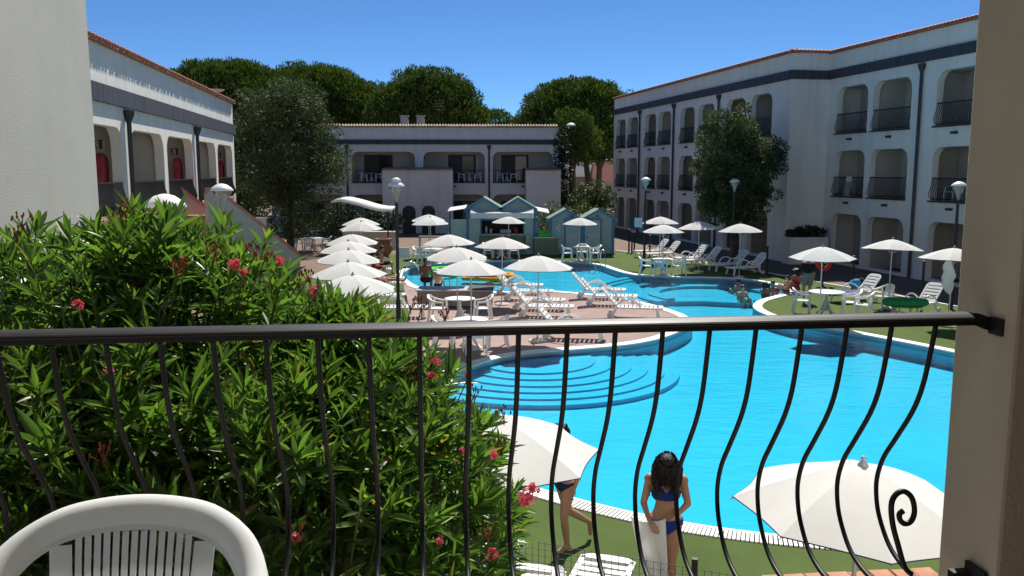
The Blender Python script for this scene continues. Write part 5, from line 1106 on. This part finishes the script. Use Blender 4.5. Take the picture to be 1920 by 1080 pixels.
m.add(vs, [(j * (NX + 1) + i, j * (NX + 1) + i + 1, (j + 1) * (NX + 1) + i + 1, (j + 1) * (NX + 1) + i) for j in range(NZ) for i in range(NX)]); o = m.build('cloth', TOWEL, tw, 70); sm = o.modifiers.new('s', 'SOLIDIFY'); sm.thickness = .008
# walking woman, mostly behind the near parasol
p = at(1050, 1030); W2 = (p.x + .05, p.y, .012)
human('person', 'walking woman in a dark bikini half hidden by the near parasol', W2, R(-62), dict(pelvis=(0, 0, .90), waist=(0, -.02, 1.03), chest=(0, -.04, 1.22), neck=(0, -.05, 1.37), head=(0, -.075, 1.52), shl=(.165, -.04, 1.33), shr=(-.165, -.04, 1.33), ell=(.22, .09, 1.09), wrl=(.2, .02, .87), elr=(-.22, -.12, 1.08), wrr=(-.18, -.27, .95),
    hpl=(.085, 0, .87), hpr=(-.085, 0, .87), knl=(.09, -.06, .46), anl=(.09, -.01, .07), tol=(.10, -.16, .022), knr=(-.08, .10, .47), anr=(-.08, .44, .24), tor=(-.09, .46, .07)),
    SKIN1, scale=.93, voxel=.009, clothes=(('bikini_top', C_NAVY, bra, .006), ('bikini_bottom', C_NAVY, brief, .005)), hands=True, hairlen=.22)
# people across the pool
p = at(1512, 568); human('person', 'standing person in black shirt and grey shorts seen from behind by the lifebuoy', (p.x, p.y, .012), R(172), dict(ell=(.24, .06, 1.10), wrl=(.12, -.08, 1.0), knl=(.11, -.02, .49)), SKIN1, fem=False, clothes=(('shirt', C_BLACK, shirt, .02), ('shorts', C_GREY, shorts, .025)), hairlen=.1)
SIT = dict(pelvis=(0, 0, .12), waist=(0, .01, .25), chest=(0, .03, .44), neck=(0, .01, .60), head=(0, -.03, .74), shl=(.165, .02, .55), shr=(-.165, .02, .55), ell=(.22, -.08, .33), elr=(-.22, -.08, .33), wrl=(.15, -.28, .30), wrr=(-.15, -.28, .30), hpl=(.085, -.02, .10), hpr=(-.085, -.02, .10), knl=(.11, -.40, .40), knr=(-.11, -.40, .40), anl=(.10, -.55, .05), anr=(-.10, -.55, .05), tol=(.10, -.72, .02), tor=(-.10, -.72, .02))
p = at(1492, 549); human('person', 'person in red swimwear sitting on the pool edge beside the standing person', (p.x, p.y, .04), R(-60), SIT, SKIN1, clothes=(('swimsuit', C_RED, lambda v, J, b: (b[:, 2] < .36) & (b[:, 2] > -.1) & (np.linalg.norm(v - np.array(J['pelvis']), axis=1) < .36), .01),), hairlen=.2)
p = at(1476, 551); human('person', 'smaller person in red sitting nearest the water on the pool edge', (p.x, p.y, .04), R(-80), SIT, SKIN3, clothes=(('swimsuit', C_RED, trunks, .012),), hairlen=.1, scale=.75)
SWIM = dict(pelvis=(0, .02, .93), ell=(.27, -.10, 1.18), elr=(-.27, -.10, 1.18), wrl=(.22, -.30, 1.16), wrr=(-.22, -.30, 1.16))
for px, py, rz, sk, lab, dz in ((1385, 543, 200, SKIN1, 'dark haired swimmer facing the far edge of the round lobe', -1.22), (1392, 556, 10, SKIN3, 'pale shouldered swimmer in front of the dark haired one', -1.24), (1434, 550, 30, SKIN1, 'swimmer with long dark hair left of the pool edge sitters', -1.25), (1449, 547, -40, SKIN1, 'swimmer nearest the people in red at the pool edge', -1.26)):
    p = at(px, py, WL); human('person', lab, (p.x, p.y, -.50), R(rz), SIT, sk, clothes=(('swimwear', C_NAVY if rz != 10 else C_RED, trunks, .01),), hairlen=.2 if 'long' in lab else .1, fem='long' in lab)
p = at(786, 560); human('person', 'dark person sitting on the end of the brown counter, back to the balcony', (p.x + .18, p.y + .55, .50), R(175), {**SIT, 'knl': (.12, -.42, .10), 'knr': (-.12, -.42, .10), 'anl': (.11, -.46, -.38), 'anr': (-.11, -.46, -.38), 'tol': (.11, -.62, -.43), 'tor': (-.11, -.62, -.43), 'wrl': (.17, -.3, .14), 'wrr': (-.17, -.3, .14)}, SKIN2, fem=False, clothes=(('trunks', C_BLACK, kneeshorts, .012),), voxel=.02, scale=1.05)
p = at(819, 546); ch, J = human('person', 'child in a white hat sitting behind the brown counter by the water', (p.x, p.y + .3, .10), R(160), SIT, SKIN3, clothes=(('trunks', C_BLACK, kneeshorts, .012),), scale=.8)
MB().lathe([(.20, .0), (.21, .012), (.11, .03), (.10, .10), (.0, .13)], 16, (0, -.03, .77)).build('sun_hat', PLASTIC, ch, 50)
LIE = dict(pelvis=(0, 0, .12), waist=(0, .13, .13), chest=(0, .32, .15), neck=(0, .48, .17), head=(0, .62, .22), shl=(.165, .43, .15), shr=(-.165, .43, .15), ell=(.27, .2, .12), elr=(-.27, .2, .12), wrl=(.22, -.02, .14), wrr=(-.22, -.02, .14), hpl=(.085, -.03, .12), hpr=(-.085, -.03, .12), knl=(.10, -.43, .20), knr=(-.10, -.43, .16), anl=(.10, -.82, .12), anr=(-.10, -.82, .11), tol=(.11, -.90, .24), tor=(-.11, -.90, .23))
for px, py, mt, rz, lab, lab2, sk in ((905, 524, C_ORANGE, 80, 'long orange air mat floating behind the deck parasols', 'person lying on the long orange air mat', SKIN1), (940, 521, C_ORANGE, 60, 'round yellow orange float beside the long mat', 'person resting in the round yellow float', SKIN3)):
    p = at(px, py, WL); fl_ = thing('air_mat', lab, 'float', (p.x, p.y, WL), R(rz)); m = MB()
    if 'round' in lab: m.tube([(.50 * math.cos(a), .50 * math.sin(a), .07) for a in [6.283 * i / 24 for i in range(24)]], .14, 10, True)
    else:
        for i in range(5): m.cone((-.26 + .13 * i, -.85, .05), (-.26 + .13 * i, .80, .05), .075, .075, 8)
    m.build('body', mt, fl_, 60)
    human('person', lab2, (p.x, p.y, WL + (.02 if 'round' not in lab else -.08)), R(rz), LIE, sk, clothes=(('swimwear', C_RED if sk is SKIN1 else C_PINK, trunks, .01),), scale=.95 if sk is SKIN1 else .7, voxel=.028)
p = at(831, 512, WL); t = thing('swim_ring', 'green swim ring floating in the small basin', 'float', (p.x, p.y, WL)); MB().tube([(.55 * math.cos(a), .55 * math.sin(a), .09) for a in [6.283 * i / 24 for i in range(24)]], .17, 10, True).build('ring', C_LIME, t, 60)
CHS = {**SIT, 'anl': (.10, -.45, -.30), 'anr': (-.10, -.45, -.30), 'knl': (.10, -.44, .13), 'knr': (-.10, -.44, .13), 'tol': (.10, -.62, -.36), 'tor': (-.10, -.62, -.36)}
p = at(716, 515); human('person', 'bare chested person sitting beside the clay pot on a lounger edge', (p.x, p.y, .40), R(100), CHS, SKIN1, fem=False, clothes=(('trunks', C_BLACK, kneeshorts, .012),))
p = at(699, 526); human('person', 'person in red clothes sitting in the oleander parasol row', (p.x, p.y + .4, .40), R(80), CHS, SKIN3, clothes=(('dress', C_RED, lambda v, J, b: (b[:, 2] < .42) & (np.linalg.norm(v - np.array(J['pelvis']), axis=1) < .42), .012),), hairlen=.2)
p = at(712, 548); human('person', 'person lying on the lounger between oleander and lamp post', (p.x + .1, p.y, .33), R(98), {**LIE, 'chest': (0, .30, .26), 'neck': (0, .44, .40), 'head': (0, .55, .52), 'shl': (.165, .38, .36), 'shr': (-.165, .38, .36), 'waist': (0, .13, .16)}, SKIN1, clothes=(('trunks', C_PINK, trunks, .012),))
# right turf belongings -------------------------------------------------
p = at(1696, 592); t = thing('dinghy', 'green inflatable dinghy on the turf below the leaning parasol', 'dinghy', (p.x, p.y, .014), R(5)); MB().tube([(.62 * math.cos(a), .40 * math.sin(a), .42 + .0 * a) for a in [6.283 * i / 28 for i in range(28)]], .10, 10, True).build('tube', C_GREEN, t, 60); MB().lathe([(0, .30), (.5, .30), (.5, .33), (0, .33)], 20).build('floor', C_GREEN, t)
for i in range(4): a = .785 + i * 1.57; MB().box((.42 * math.cos(a), .28 * math.sin(a), .16), (.05, .05, .32)).build('stand_leg', PLASTIC_OLD, t)
p = at(1606, 560); t = thing('beach_bag', 'blue and black beach bag on the towel lounger', 'bag', (p.x - .05, p.y - .05, .37), R(10)); m = MB().ball((0, 0, .17), (.28, .17, .18), 14); m.build('body', C_CYAN, t, 60); MB().ball((.17, .0, .19), (.17, .18, .20), 12).build('dark_side', C_BLACK, t, 60); MB().tube(smooth_curve([(-.15, 0, .3), (-.08, 0, .48), (.08, 0, .48), (.15, 0, .3)], 4, False), .012, 6).build('handle', C_BLACK, t)
p = at(1604, 566); t = thing('lounger_towel', 'purple towel spread over the lounger seat beside the bag', 'towel', (p.x, p.y, .385), R(195)); m = MB(); m.box((.32, 0, 0), (1.15, .62, .014)); m.box((.55, -.315, -.10), (.6, .014, .2)); m.build('cloth', C_PURPLE, t)
p = at(1662, 590); t = thing('flip_flops', 'dark sandals on the turf just below the rail', 'sandals', at(1650, 613)); MB().prism([(q.x, q.y) for q in smooth_curve([(-.14, 0), (-.1, .05), (.06, .055), (.14, .02), (.13, -.03), (0, -.04), (-.1, -.05)], 3)], .012, .035).build('sole', C_BLACK, t); MB().prism([(q.x + .1, q.y + .14) for q in smooth_curve([(-.14, 0), (-.1, .05), (.06, .055), (.14, .02), (.13, -.03), (0, -.04), (-.1, -.05)], 3)], .012, .035).build('sole', C_BLACK, t)
